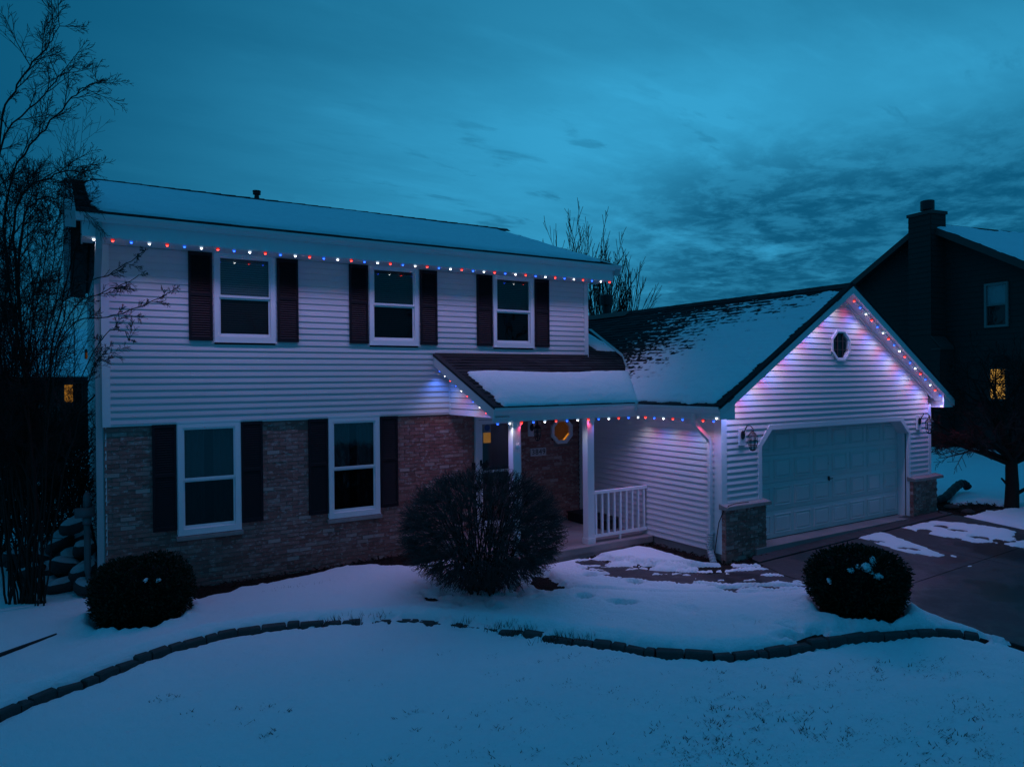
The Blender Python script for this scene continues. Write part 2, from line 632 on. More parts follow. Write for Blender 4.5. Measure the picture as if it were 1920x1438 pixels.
def poly_sd(px, py, poly):
    """signed distance, positive inside"""
    poly = np.array(poly, float)[:, :2]
    d = np.full(px.shape, 1e9)
    ins = np.zeros(px.shape, bool)
    n = len(poly)
    for i in range(n):
        a, b = poly[i], poly[(i + 1) % n]
        ex, ey = b - a
        wx, wy = px - a[0], py - a[1]
        t = np.clip((wx * ex + wy * ey) / (ex * ex + ey * ey + 1e-12), 0, 1)
        d = np.minimum(d, np.hypot(wx - ex * t, wy - ey * t))
        c = ((a[1] > py) != (b[1] > py)) & (px < (b[0] - a[0]) * (py - a[1]) / (b[1] - a[1] + 1e-12) + a[0])
        ins ^= c
    return np.where(ins, d, -d)


def line_d(px, py, pts):
    """signed distance to a polyline, positive on its left"""
    pts = np.array(pts, float)[:, :2]
    best = np.full(px.shape, 1e9)
    sgn = np.ones(px.shape)
    for a, b in zip(pts[:-1], pts[1:]):
        e = b - a
        wx, wy = px - a[0], py - a[1]
        t = np.clip((wx * e[0] + wy * e[1]) / (e @ e), 0, 1)
        d = np.hypot(wx - e[0] * t, wy - e[1] * t)
        s = np.sign(e[0] * wy - e[1] * wx)
        k = d < best
        best = np.where(k, d, best)
        sgn = np.where(k, s, sgn)
    return best * sgn


def chaikin(p, n=2):
    p = [np.array(q, float) for q in p]
    for _ in range(n):
        r = [p[0]]
        for a, b in zip(p[:-1], p[1:]):
            r += [a * .75 + b * .25, a * .25 + b * .75]
        r.append(p[-1])
        p = r
    return p


def sheet(name, X, Y, Z, keep, mat, parent=None, smooth=True, **kw):
    """grid sheet of vertices X,Y,Z (2-D arrays); keep = boolean per cell"""
    ny, nx = X.shape
    idx = np.arange(ny * nx).reshape(ny, nx)
    q = np.stack([idx[:-1, :-1], idx[:-1, 1:], idx[1:, 1:], idx[1:, :-1]], -1)[keep]
    used = np.unique(q)
    re = np.full(ny * nx, -1)
    re[used] = np.arange(len(used))
    co = np.stack([X, Y, Z], -1).reshape(-1, 3)[used]
    q = re[q]
    me = bpy.data.meshes.new(name)
    me.vertices.add(len(co))
    me.vertices.foreach_set('co', co.astype(np.float32).ravel())
    me.loops.add(q.size)
    me.loops.foreach_set('vertex_index', q.astype(np.int32).ravel())
    me.polygons.add(len(q))
    me.polygons.foreach_set('loop_start', np.arange(0, q.size, 4, dtype=np.int32))
    me.polygons.foreach_set('loop_total', np.full(len(q), 4, dtype=np.int32))
    me.materials.append(mat)
    me.update(calc_edges=True)
    if smooth:
        me.polygons.foreach_set('use_smooth', [True] * len(q))
    return obj(name, me, parent, **kw)


# ================================================================== ground and snow
WM = 9.012            # width of the main block
GX, GY, GW = 8.79, -3.857, 6.50    # garage front-left corner, width
PZ = 0.486            # porch floor
EDGE_PX = [(-60, 1362), (0, 1335), (52, 1312), (100, 1292), (150, 1279), (217, 1249), (262, 1231), (302, 1217), (342, 1205), (375, 1195), (415, 1186), (450, 1180), (500, 1172), (560, 1166), (640, 1161), (693, 1159),
           (760, 1157), (827, 1161), (870, 1166), (927, 1174), (987, 1179), (1044, 1191), (1094, 1197), (1134, 1201), (1162, 1204), (1202, 1213), (1235, 1218), (1303, 1222), (1346, 1224), (1384, 1223),
           (1422, 1220), (1452, 1217), (1498, 1208), (1537, 1200), (1576, 1195), (1607, 1190), (1646, 1187), (1680, 1185), (1712, 1182), (1758, 1180), (1790, 1182), (1821, 1187), (1845, 1191)]
EDGE = [on_ground(u, v, 0.05)[:2] for u, v in EDGE_PX]
EDGE = chaikin([EDGE[0] + (EDGE[0] - EDGE[1]) * 6] + EDGE, 1)


def pxs(*pts):
    return [on_ground(u, v)[:2] for u, v in pts]


DRIVE = [on_ground(1715, 1140)[:2], on_ground(1790, 1172)[:2], on_ground(1845, 1189)[:2], on_ground(1925, 1215)[:2]]
DL = DRIVE[0]
DRIVE_POLY = [(9.7, -3.80), (9.25, -4.1), (9.0, -4.9), (8.95, -5.9)] + [tuple(p) for p in DRIVE] + [(8.75, -14.0), (13.2, -14.0), (14.2, -7.0), tuple(on_ground(1925, 995)[:2]), (15.45, -3.85), (15.45, -3.80)]
WALK_POLY = pxs((1040, 1062), (1100, 1047), (1150, 1058), (1220, 1070), (1330, 1077), (1420, 1066), (1470, 1046), (1600, 1060), (1570, 1126), (1400, 1122), (1250, 1116), (1120, 1104), (1040, 1088))
MULCH_A = pxs((365, 1130), (450, 1107), (560, 1087), (640, 1067), (700, 1062), (760, 1066)) + [(5.4, -0.9), (5.4, 0.2), (-0.2, 0.2), (0.2, -0.3)]
MULCH_B = pxs((1098, 1044), (1135, 1036), (1150, 1031), (1166, 1028), (1200, 1028), (1235, 1034), (1262, 1042), (1290, 1052), (1320, 1058), (1356, 1060), (1400, 1055), (1440, 1042)) + [(9.9, -3.7), (9.2, -3.5), (9.2, -2.0), (7.4, -2.0)]
MULCH_C = pxs((1750, 940), (1775, 941), (1792, 946), (1830, 943), (1880, 947), (1912, 953), (1870, 958), (1845, 966), (1800, 968), (1750, 964))
DARKS = [pxs((985, 1080), (1030, 1080), (1056, 1098), (1052, 1107), (1020, 1107), (990, 1100)), pxs((795, 1120), (822, 1118), (842, 1128), (815, 1134), (797, 1130)),
         pxs((1455, 1205), (1470, 1196), (1500, 1200), (1520, 1190), (1545, 1188), (1590, 1187), (1570, 1193), (1530, 1199), (1500, 1207)),
         pxs((1470, 1184), (1490, 1182), (1500, 1190), (1480, 1188))]
PATCHES = [pxs((1603, 1008), (1650, 998), (1668, 1002), (1690, 1010), (1740, 1028), (1778, 1042), (1765, 1047), (1722, 1042), (1690, 1036), (1660, 1026)),
           pxs((1688, 990), (1720, 982), (1752, 977), (1790, 980), (1850, 985), (1925, 997), (1925, 1040), (1890, 1020), (1830, 1023), (1780, 1013), (1735, 1003)),
           pxs((1880, 1020), (1925, 1012), (1925, 1030), (1895, 1026)), pxs((1808, 1060), (1826, 1058), (1828, 1063), (1812, 1066)), pxs((1780, 1038), (1800, 1044), (1796, 1050), (1778, 1044))]
PRINTS = [(1108, 1077, .17, .05), (1192, 1090, .18, .05), (1282, 1088, .2, .05), (1365, 1102, .22, .05), (1442, 1098, .2, .05), (1290, 1145, .22, .09), (1402, 1166, .22, .09), (1165, 1130, .25, .05), (1095, 1119, .16, .05),
          (1735, 991, .16, .08), (1765, 983, .16, .08), (1793, 990, .22, .06), (1837, 1003, .2, .06), (1772, 1007, .2, .06), (1640, 1010, .22, .03), (1704, 1024, .24, .04), (1716, 1035, .2, .03)]
YEWS = [(tuple(on_ground(264, 1166)[:2]), 0.66), (tuple(on_ground(1610, 1152)[:2]), 0.62)]


def axis(lo, hi, step, far_lo, far_hi):
    a = list(np.arange(lo, hi + 1e-6, step))
    s, p = step, lo
    left = []
    while p > far_lo:
        s *= 1.35
        p -= s
        left.append(p)
    s, p = step, hi
    right = []
    while p < far_hi:
        s *= 1.3
        p += s
        right.append(p)
    return np.array(left[::-1] + a + right)


def build_ground():
    # bare ground sheet
    ax = axis(-5, 22, 0.12, -700, 900)
    ay = axis(-13, 6, 0.12, -60, 1200)
    X, Y = np.meshgrid(ax, ay)
    low = 0.11 * np.clip(-line_d(X, Y, EDGE) / 0.2, 0, 1) * (poly_sd(X, Y, DRIVE_POLY) < -0.15)
    sheet('ground', X, Y, G(X, Y) - 0.012 - low, np.ones((len(ay) - 1, len(ax) - 1), bool), M['mulch'], kind='structure', label='dark bark mulch and bare soil under the snow')
    # snow on the ground
    ax = axis(-2.2, 11.5, 0.040, -700, 900)
    ay = axis(-9.0, 0.3, 0.038, -60, 1200)
    mid = np.arange(11.5, 17.5, 0.07)
    ax = np.unique(np.concatenate([ax[ax <= 11.5], mid, 17.5 + (ax[ax > 11.5] - 11.5)]))
    X, Y = np.meshgrid(ax, ay)
    g = G(X, Y)
    n1 = fbm(X * 3.1, Y * 3.1, 5, 3) - 0.5
    n2 = fbm(X * 9.0, Y * 9.0, 4, 9) - 0.5
    s = np.full(X.shape, 3.0)
    s = np.minimum(s, -poly_sd(X, Y, [(-0.0, 0.0), (5.35, 0.0), (5.35, -2.25), (8.79, -2.25), (8.79, -3.95), (15.4, -3.95), (15.4, 9), (0, 9)]) - 0.02)
    wob = 0.20 * n1 + 0.12 * n2
    s = np.minimum(s, -poly_sd(X, Y, MULCH_A) + wob)
    s = np.minimum(s, -poly_sd(X, Y, MULCH_B) + 0.5 * wob)
    for q in DARKS:
        s = np.minimum(s, -poly_sd(X, Y, q) + 1.3 * wob)
    s = np.minimum(s, -poly_sd(X, Y, MULCH_C) + 1.5 * wob)
    for (cx, cy), r in YEWS:
        s = np.minimum(s, np.hypot(X - cx, Y - cy) - r * 0.80 + 0.6 * wob)
    # thin, half bare snow beneath the twiggy bush
    rb = np.hypot((X - 4.75), (Y + 2.72))
    s = np.where(rb < 1.15, np.minimum(s, 0.17 * (rb - 0.45) + 0.60 * (fbm(X * 6, Y * 6, 4, 21) - 0.50) + 0.06), s)
    # walkway: worn to streaks along its length
    wk = poly_sd(X, Y, WALK_POLY)
    ang = R(32)
    xs, ys = X * math.cos(ang) - Y * math.sin(ang), X * math.sin(ang) + Y * math.cos(ang)
    st = 0.6 * (fbm(xs * 1.4, ys * 8.0, 4, 31) - 0.5) + 0.5 * (fbm(xs * 3.2, ys * 15, 3, 33) - 0.5)
    upper = poly_sd(X, Y, pxs((1090, 1040), (1150, 1052), (1250, 1066), (1360, 1066), (1440, 1044), (1540, 1036), (1580, 1110), (1450, 1106), (1360, 1101), (1250, 1094), (1150, 1083), (1095, 1066)))
    s = np.where(upper > -0.15, np.minimum(s, 0.08 - 0.80 * np.clip(upper + 0.10, 0, 0.22) + 1.35 * st), s)
    # driveway: swept, with patches left
    dv = poly_sd(X, Y, DRIVE_POLY)
    dsn = -dv - 0.02 + 0.15 * wob
    for i, q in enumerate(PATCHES):
        fade = 1.0 if i != 1 else 1.0 + 3.2 * np.clip(-(Y + 4.35 + 0.12 * (X - 12)), 0, 1)
        dsn = np.maximum(dsn, poly_sd(X, Y, q) + 0.45 * wob * fade - (0.05 * (fade - 1)))
    s = np.minimum(s, dsn)
    # edging: bed snow above, lawn snow below
    ed = line_d(X, Y, EDGE)
    near = np.abs(ed)
    s = np.minimum(s, near - 0.070 + 0.35 * n2 * 0.25)
    mid_gap = np.clip(1 - np.abs(X - 3.6) / 1.6, 0, 1)     # part of the row is half buried
    s = np.where((mid_gap > 0) & (near < 0.2), np.maximum(s, np.minimum(mid_gap * 1.6, 1) * (0.34 * (n2 + 0.04)) - 0.01), s)
    lawn = ed < 0
    far = np.clip((np.hypot(X - 4, Y + 3) - 25) / 60, 0, 1)
    thick = np.where(lawn, 0.035, 0.085)
    onwalk = np.clip((wk + 0.05) / 0.15, 0, 1)
    thick = thick * (1 - 0.25 * onwalk)
    thick = np.where(dv > 0.0, 0.040, thick)
    thick = np.where(upper > -0.05, 0.045, thick)
    prof = np.sqrt(np.clip(s, 0, 0.16) / 0.16)
    drop = np.where(lawn, 0.055 * np.clip(-ed / 0.25, 0, 1) * np.clip((9.3 - X) / 0.5, 0, 1), 0)
    h = thick * prof + 0.022 * n1 * prof + 0.010 * n2 * prof - 0.03 * (s < 0)
    h += np.where(lawn & (dv < 0), 0.050 * (fbm(X * .8, Y * .8, 3, 201) - .5) + 0.022 * (fbm(xs * 2.2, ys * 5, 4, 203) - .5), 0.02 * (fbm(X * 1.3, Y * 1.3, 3, 205) - .5)) * prof
    # banked up against the edging from behind, crumbs pushed up round the clipped shrubs
    h += np.where(~lawn, 0.035 * np.exp(-((ed - 0.25) / 0.22) ** 2), 0) * prof
    for (cx, cy), r in YEWS:
        d = np.hypot(X - cx, Y - cy) - r
        h += 0.07 * np.exp(-(d / 0.13) ** 2) * prof * (0.5 + 1.6 * np.clip(n2 + 0.35, 0, 1))
    # a low ridge where the edge of the walk shows through
    wl_ = line_d(X, Y, pxs((1030, 1103), (1120, 1112), (1250, 1117), (1380, 1117), (1480, 1112), (1520, 1105)))
    h -= 0.05 * np.exp(-(wl_ / 0.035) ** 2) * prof * (np.abs(wl_) < 0.2)
    for (u, v, a, b) in PRINTS:
        p = on_ground(u, v, 0.06)
        q = on_ground(u + 12, v + 1, 0.06)
        d = q - p
        d = d[:2] / np.linalg.norm(d[:2])
        lx = (X - p[0]) * d[0] + (Y - p[1]) * d[1]
        ly = -(X - p[0]) * d[1] + (Y - p[1]) * d[0]
        e = np.hypot(lx / (a * 0.8), ly / (b * 1.7))
        h -= (0.115 if b < 0.085 else 0.05) * np.clip((1.2 - e + 0.8 * n2) * (1.8 if b < .085 else .9), 0, 1)
    Z = g - drop + np.where(far > 0, np.maximum(h, 0.02), h)
    sc = np.maximum.reduce([s[:-1, :-1], s[1:, :-1], s[:-1, 1:], s[1:, 1:]])
    keep = sc > -0.01
    sheet('snow', X, Y, Z, keep, M['snow'], kind='structure', label='snow lying over the lawn, beds and yards')

    # lawn blades poking through the thin snow
    mb = MB()
    r = random.Random(5)
    cells = 0
    while cells < 470:
        u = r.uniform(300, 1930)
        v = 1215 + (1460 - 1215) * r.random() ** 0.8
        if r.random() > (0.12 + 0.88 * min(1, max(0, (u - 700) / 800))):
            continue
        p = on_ground(u, v)
        d = line_d(np.array([p[0]]), np.array([p[1]]), EDGE)[0]
        if d > -0.25 or poly_sd(np.array([p[0]]), np.array([p[1]]), DRIVE_POLY)[0] > -0.15:
            continue
        cells += 1
        big = r.random() ** 2.5
        nb = int(3 + 18 * big)
        ax_ = r.uniform(0.5, 1.0)
        for k in range(nb):
            x = p[0] + r.gauss(0, 0.05 + 0.06 * big) * ax_
            y = p[1] + r.gauss(0, 0.025 + 0.02 * big)
            z = float(G(x, y)) - 0.03
            a = r.uniform(0, 6.28)
            le = r.uniform(0.012, 0.036)
            w = 0.005
            dx, dy = math.cos(a), math.sin(a)
            tip = (x + dx * le * 1.6, y + dy * le * 1.6, z + 0.012 + le * 0.55)
            mb.add([(x - dy * w, y + dx * w, z), (x + dy * w, y - dx * w, z), tip], [(0, 1, 2)])
    for (u, v, n) in ((1135, 1170, 9), (1195, 1172, 6), (1410, 1170, 5), (535, 1104, 30), (575, 1100, 24), (1050, 1190, 60), (990, 1176, 60), (940, 1170, 50), (880, 1163, 40), (1095, 1192, 40), (700, 1155, 40), (620, 1160, 30)):
        p = on_ground(u, v, 0.06)
        for k in range(n):
            x, y = p[0] + r.gauss(0, 0.16), p[1] + r.gauss(0, 0.05)
            z = float(G(x, y)) + 0.02
            a = r.uniform(0, 6.28)
            le = r.uniform(0.05, 0.12)
            mb.add([(x - .004, y, z), (x + .004, y, z), (x + math.cos(a) * le * .5, y + math.sin(a) * le * .5, z + le)], [(0, 1, 2)])
    mb.build('grass', M['grass'], kind='stuff', label='dark grass blades poking through thin lawn snow')
    # bark chips on the bare beds
    mb = MB()
    for poly, n in ((MULCH_A, 900), (MULCH_B, 800), (MULCH_C, 500)):
        pa = np.array([p[:2] for p in poly])
        lo, hi = pa.min(0), pa.max(0)
        k = 0
        while k < n:
            x, y = r.uniform(lo[0], hi[0]), r.uniform(lo[1], hi[1])
            if poly_sd(np.array([x]), np.array([y]), poly)[0] < 0:
                k += 0.2
                continue
            k += 1
            z = float(G(x, y)) + r.uniform(-0.01, 0.03)
            a, le, w = r.uniform(0, 3.14), r.uniform(0.02, 0.055), r.uniform(0.006, 0.015)
            c, s_ = math.cos(a), math.sin(a)
            t = r.uniform(-.02, .03)
            mb.add([(x - c * le - s_ * w, y - s_ * le + c * w, z - t), (x + c * le - s_ * w, y + s_ * le + c * w, z + t), (x + c * le + s_ * w, y + s_ * le - c * w, z + t + .008), (x - c * le + s_ * w, y - s_ * le - c * w, z - t + .008)], [(0, 1, 2, 3)])
    mb.build('mulch_chips', M['mulch'], kind='stuff', label='loose bark mulch chips on the bare beds')

    # garden edging: every block its own stone
    row = empty('garden_edging', 'curving row of dark concrete edging blocks between lawn and front bed', 'edging', tuple(on_ground(1300, 1222)))
    pts = np.array(EDGE)
    seg = np.hypot(*np.diff(pts, axis=0).T)
    L = np.concatenate([[0], np.cumsum(seg)])
    r = random.Random(11)
    s0 = 0.3
    k = 0
    base = np.array(row.location)
    while s0 < L[-1] - 0.05:
        ln = r.uniform(0.20, 0.33)
        if r.random() < 0.18:
            ln *= 0.55
        sc_ = min(s0 + ln / 2, L[-1])
        x, y = np.interp(sc_, L, pts[:, 0]), np.interp(sc_, L, pts[:, 1])
        x2, y2 = np.interp(min(sc_ + .05, L[-1]), L, pts[:, 0]), np.interp(min(sc_ + .05, L[-1]), L, pts[:, 1])
        ang = math.atan2(y2 - y, x2 - x) + r.uniform(-.05, .05)
        mb = MB()
        hl, d0, h0 = ln / 2 - 0.008, 0.055, 0.078 + r.uniform(-0.016, 0.016)
        j = lambda a=0.007: r.uniform(-a, a)
        ch = 0.016
        ring = [(-hl, -d0), (hl, -d0), (hl, d0), (-hl, d0)]
        b0 = [(a + j(), b + j(), -0.12) for a, b in ring]
        b1 = [(a + j(), b + j(), h0 - ch) for a, b in ring]
        b2 = [(a * (1 - ch / hl) + j(.004), b * (1 - ch / d0) + j(.004), h0 + j(.007)) for a, b in ring]
        vs = b0 + b1 + b2
        fs = [(8, 9, 10, 11)]
        for q in range(4):
            w = (q + 1) % 4
            fs += [(q, w, 4 + w, 4 + q), (4 + q, 4 + w, 8 + w, 8 + q)]
        mb.add(vs, fs)
        bur = max(0, 1 - abs(x - 3.6) / 1.8) * 0.05
        mb.build('edging_block', M['block'], row, loc=np.array([x, y, float(G(x, y)) - 0.02 - bur]) - base, rz=ang)
        s0 += ln
        k += 1
    # thin metal edging at the far left
    mb = MB()
    a, b = on_ground(-60, 1268), on_ground(128, 1192)
    n = 10
    for i in range(n):
        p, q = a + (b - a) * i / n, a + (b - a) * (i + 1) / n
        d = (q - p) / np.linalg.norm(q - p)
        nn = np.array([-d[1], d[0], 0]) * 0.03
        z0, z1 = float(G(*p[:2])), float(G(*q[:2]))
        tz0, tz1 = 0.13 - 0.05 * i / n, 0.13 - 0.05 * (i + 1) / n
        mb.hexa([(*(p - nn)[:2], z0 - .1), (*(q - nn)[:2], z1 - .1), (*(q + nn)[:2], z1 - .1), (*(p + nn)[:2], z0 - .1),
                 (*(p - nn)[:2], z0 + tz0), (*(q - nn)[:2], z1 + tz1), (*(q + nn)[:2], z1 + tz1), (*(p + nn)[:2], z0 + tz0)])
    mb.build('border_strip', M['rubber'], label='straight dark landscape strip in the snow at lower left', category='edging')


def poly_slab(mb, poly, dz, depth):
    n = len(poly)
    top = [(p[0], p[1], float(G(p[0], p[1])) + dz) for p in poly]
    bot = [(p[0], p[1], float(G(p[0], p[1])) - depth) for p in poly]
    mb.add(top + bot, [tuple(range(n)), tuple(range(n, 2 * n))[::-1]] + [(i, i + n, (i + 1) % n + n, (i + 1) % n) for i in range(n)])


def clip_poly(poly, ax_, val, keep_less):
    out = []
    n = len(poly)
    for i in range(n):
        a, b = poly[i], poly[(i + 1) % n]
        ia = (a[ax_] <= val) == keep_less
        ib = (b[ax_] <= val) == keep_less
        if ia:
            out.append(a)
        if ia != ib:
            t = (val - a[ax_]) / (b[ax_] - a[ax_])
            out.append((a[0] + (b[0] - a[0]) * t, a[1] + (b[1] - a[1]) * t))
    return out


def build_paving():
    dr = obj('driveway', None, kind='structure', label='dark damp concrete driveway with snow patches before the garage')
    xs = [8.0, 12.4, 20]
    ys = [-14.0, -9.2, -6.25, -4.30, -3.4]
    for i in range(len(xs) - 1):
        for j in range(len(ys) - 1):
            g = 0.008
            p = [(float(a), float(b)) for a, b in DRIVE_POLY]
            for ax_, v, le in ((0, xs[i] + g, False), (0, xs[i + 1] - g, True), (1, ys[j] + g, False), (1, ys[j + 1] - g, True)):
                p = clip_poly(p, ax_, v, le)
                if len(p) < 3:
                    break
            if len(p) < 3:
                continue
            p = [q for k, q in enumerate(p) if math.hypot(q[0] - p[k - 1][0], q[1] - p[k - 1][1]) > 1e-4]
            # orientation to counter-clockwise
            A = sum(p[k - 1][0] * q[1] - q[0] * p[k - 1][1] for k, q in enumerate(p))
            if A < 0:
                p = p[::-1]
            mb = MB()
            poly_slab(mb, p, 0.012 if j < 3 else 0.03, 0.1)
            mb.build('concrete_slab', M['drive'], dr)
    p = [(float(a), float(b)) for a, b in WALK_POLY]
    A = sum(p[k - 1][0] * q[1] - q[0] * p[k - 1][1] for k, q in enumerate(p))
    if A < 0:
        p = p[::-1]
    wk = MB()
    poly_slab(wk, p, 0.006, 0.09)
    wk.build('walkway', M['drive'], kind='structure', label='concrete front walk from porch to driveway, half snowed over')


build_ground()
build_paving()

# ================================================================== the house
house = empty('house', 'white two-storey house with red-brown brick ground floor, porch and attached garage', 'house', (0, 0, 0))
BOARD = 0.1016
CNT = {}


def part(mb, name, mat, parent=None, **kw):
    return mb.build(name, mat, parent or house, **kw)


def board_mesh():
    mb = MB()
    t, h = 0.020, BOARD
    # x 0..1, front towards -y, bottom edge proud, slight shadow lip
    prof = [(0.0, 0.0), (-t, 0.0), (-t - 0.001, 0.012), (-0.004, h + 0.002), (0.0, h + 0.002)]
    vs = [(0, a, b) for a, b in prof] + [(1, a, b) for a, b in prof]
    n = len(prof)
    fs = [tuple(range(n)), tuple(range(n, 2 * n))[::-1]] + [(i, i + n, (i + 1) % n + n, (i + 1) % n) for i in range(n)]
    mb.add(vs, fs)
    return mb.mesh('siding_board', M['siding'])


BMESH = board_mesh()


def boards(parent, origin, rz, z0, z1, x0, x1, holes=(), clip=None, seg=3.66):
    """courses of lap siding on a wall; holes = (xa, xb, za, zb); clip(z) -> (xa, xb) limits"""
    c, s = math.cos(rz), math.sin(rz)
    k = 0
    z = z0
    while z < z1 - 0.02:
        zt = min(z + BOARD, z1)
        spans = [(x0, x1)]
        for (a, b, za, zb) in holes:
            if zb > z + 0.03 and za < zt - 0.03:
                nw = []
                for (p, q) in spans:
                    if b <= p or a >= q:
                        nw.append((p, q))
                    else:
                        if a - p > 0.02:
                            nw.append((p, a))
                        if q - b > 0.02:
                            nw.append((b, q))
                spans = nw
        for (p, q) in spans:
            if clip:
                ca, cb = clip(z)
                da, db = clip(zt)
                p0, q0, p1, q1 = max(p, ca), min(q, cb), max(p, da), min(q, db)
                if q0 - p0 < 0.03:
                    continue
                if abs(p0 - p1) > 1e-3 or abs(q0 - q1) > 1e-3:
                    q1 = max(q1, p1 + 0.01)
                    t = 0.020
                    mb = MB()
                    mb.hexa([(p0, -t, 0), (q0, -t, 0), (q0, 0, 0), (p0, 0, 0), (p1, -.004, zt - z + .002), (q1, -.004, zt - z + .002), (q1, 0, zt - z + .002), (p1, 0, zt - z + .002)])
                    obj('siding_board', mb.mesh('siding_board', M['siding']), parent, (origin[0], origin[1], z), rz)
                    continue
            # joints between lengths, staggered
            js = [p]
            if q - p > seg:
                o = p + ((k * 1.31) % 1.0) * seg * 0.8 + 0.6
                while o < q - 0.5:
                    js.append(o)
                    o += seg
            js.append(q)
            for a, b in zip(js[:-1], js[1:]):
                obj('siding_board', BMESH, parent, (origin[0] + c * (a + 0.0006), origin[1] + s * (a + 0.0006), z + rnd.uniform(-.0012, .0012)), rz, (b - a - 0.0012, 1, (zt - z) / BOARD))
        z += BOARD
        k += 1


# ---- walls
UZ0, UZ1 = 2.80, 5.462
wall_f = MB().box((0.0, 0.085, UZ0 - 0.02), (WM, 0.2, UZ1 + 0.2)).build('wall', M['dark'], house, label='upper front wall clad in white lap siding')
UPW = [(1.535, 4.06), (4.115, 4.06), (6.67, 4.06)]
holes = [(x - 0.0, x + 0.945, 4.06, 5.50) for x, z in UPW]
boards(wall_f, (0, 0), 0, UZ0, UZ1, 0.085, WM - 0.085, holes)
for a, b in ((-0.02, 0.088), (WM - 0.088, WM + 0.02)):
    part(MB().box((a, -0.026, UZ0 - 0.03), (b, 0.07, UZ1)), 'corner_board', M['trim'])
part(MB().box((-0.02, -0.012, UZ0 - 0.028), (5.70, 0.06, UZ0 - 0.003)), 'starter_trim', M['trim'])
DEP = 8.27
wall_l = MB().box((0.03, 0.2, 0.0), (0.2, DEP, UZ1)).prism([(0.03, 0.2, UZ1), (0.03, DEP, UZ1), (0.03, 4.134, 7.1)], (0.15, 0, 0)).build('wall', M['dark'], house, label='left side wall in lap siding')
boards(wall_l, (0.03, DEP), -math.pi / 2, 0.35, UZ1, 0.0, DEP - 0.02)
wall_r = MB().box((WM - 0.2, 0.2, 0.0), (WM - 0.03, DEP, UZ1)).prism([(WM - 0.2, 0.2, UZ1), (WM - 0.2, DEP, UZ1), (WM - 0.2, 4.134, 7.1)], (0.15, 0, 0)).build('wall', M['dark'], house, label='right side wall above the garage roof')
boards(wall_r, (WM - 0.03, 0.07), math.pi / 2, 3.3, UZ1, 0.0, DEP - 0.1)
MB().box((0.2, DEP - 0.15, 0), (WM - 0.2, DEP, UZ1)).build('wall', M['siding'], house, label='rear wall')

# ---- bricks
BL, BH, BJ = 0.194, 0.0572, 0.0095
brick_list = []     # (origin, rz, length)


def brick_field(x0, x1, z0, z1, y, holes, rz=0.0, ox=0.0, off=0):
    k = 0
    z = z0
    while z + BH <= z1 + 0.03:
        h = min(BH, z1 - z)
        x = x0 - (0.5 * (BL + BJ) if (k + off) % 2 else 0)
        while x < x1 - 0.02:
            a, b = max(x, x0), min(x + BL, x1)
            spans = [(a, b)]
            for (ha, hb, za, zb) in holes:
                if zb > z + 0.01 and za < z + h - 0.01:
                    nw = []
                    for p, q in spans:
                        if hb <= p or ha >= q:
                            nw.append((p, q))
                        else:
                            if ha - p > 0.03:
                                nw.append((p, ha))
                            if q - hb > 0.03:
                                nw.append((hb, q))
                    spans = nw
            for p, q in spans:
                if q - p > 0.025:
                    brick_list.append((p, q - p, z, h, y, rz, ox))
            x += BL + BJ
        z += BH + BJ
        k += 1


LOW = [(0.985, 1.055), (3.36, 1.055)]
OCT = (8.33, 2.335, 0.27)
bholes = [(x - 0.01, x + 0.93, 0.99, 2.9) for x, z in LOW] + [(6.235, 7.30, 0.0, 2.76)] + \
    [(OCT[0] - OCT[2] * (1.0 if abs(dz) < .12 else 0.72), OCT[0] + OCT[2] * (1.0 if abs(dz) < .12 else 0.72), OCT[1] + dz - .034, OCT[1] + dz + .034) for dz in (-.235, -.168, -.1, -.033, .033, .1, .168, .235)]
brick_field(0.0, 8.78, 0.02, 2.772, 0.022, bholes)
# piers either side of the garage door (front faces, plus the short returns)
PIERS = [(8.775, 9.80), (14.455, 15.385)]
PY = GY - 0.105
for a, b in PIERS:
    brick_field(a, b, float(G(a, GY)) - 0.05, 1.215, PY, [])
mw = MB()
xs_ = 0.004
for (ha, hb, za, zb) in [(x + .02, x + .90, 1.08, 2.76) for x, z in LOW] + [(6.25, 7.285, -.1, 2.735), (OCT[0] - .245, OCT[0] + .245, OCT[1] - .245, OCT[1] + .245)]:
    mw.box((xs_, 0.030, -0.2), (ha, 0.2, 2.775))
    if za > 0:
        mw.box((ha, 0.030, -0.2), (hb, 0.2, za))
    if zb < 2.77:
        mw.box((ha, 0.030, zb), (hb, 0.2, 2.775))
    xs_ = hb
mw.box((xs_, 0.030, -0.2), (8.77, 0.2, 2.775))
backing = mw.build('wall', M['mortar'], house, label='red-brown brick ground-floor wall with pale flecked bricks')
bm_unit = MB()
bm_unit.add([(0, 0, 0), (1, 0, 0), (1, 0.03, 0), (0, 0.03, 0), (0, 0, 1), (1, 0, 1), (1, 0.03, 1), (0, 0.03, 1)], [(0, 1, 5, 4), (1, 2, 6, 5), (3, 0, 4, 7), (4, 5, 6, 7), (0, 3, 2, 1)])
BRK = bm_unit.mesh('brick', M['brick'])


def vis_key(b):
    p, ln, z, h, y, rz, ox = b
    pos = np.array([p + ln / 2, y, z + h / 2])
    d = depth_of(pos)
    hidden = z < 0.30 or (pos[0] > 5.5 and y > 0) or ln < 0.1 or (pos[0] < 1.1 and z < 0.95) or (3.6 < pos[0] < 5.6 and z < 1.9)
    return d + (100 if hidden else 0)


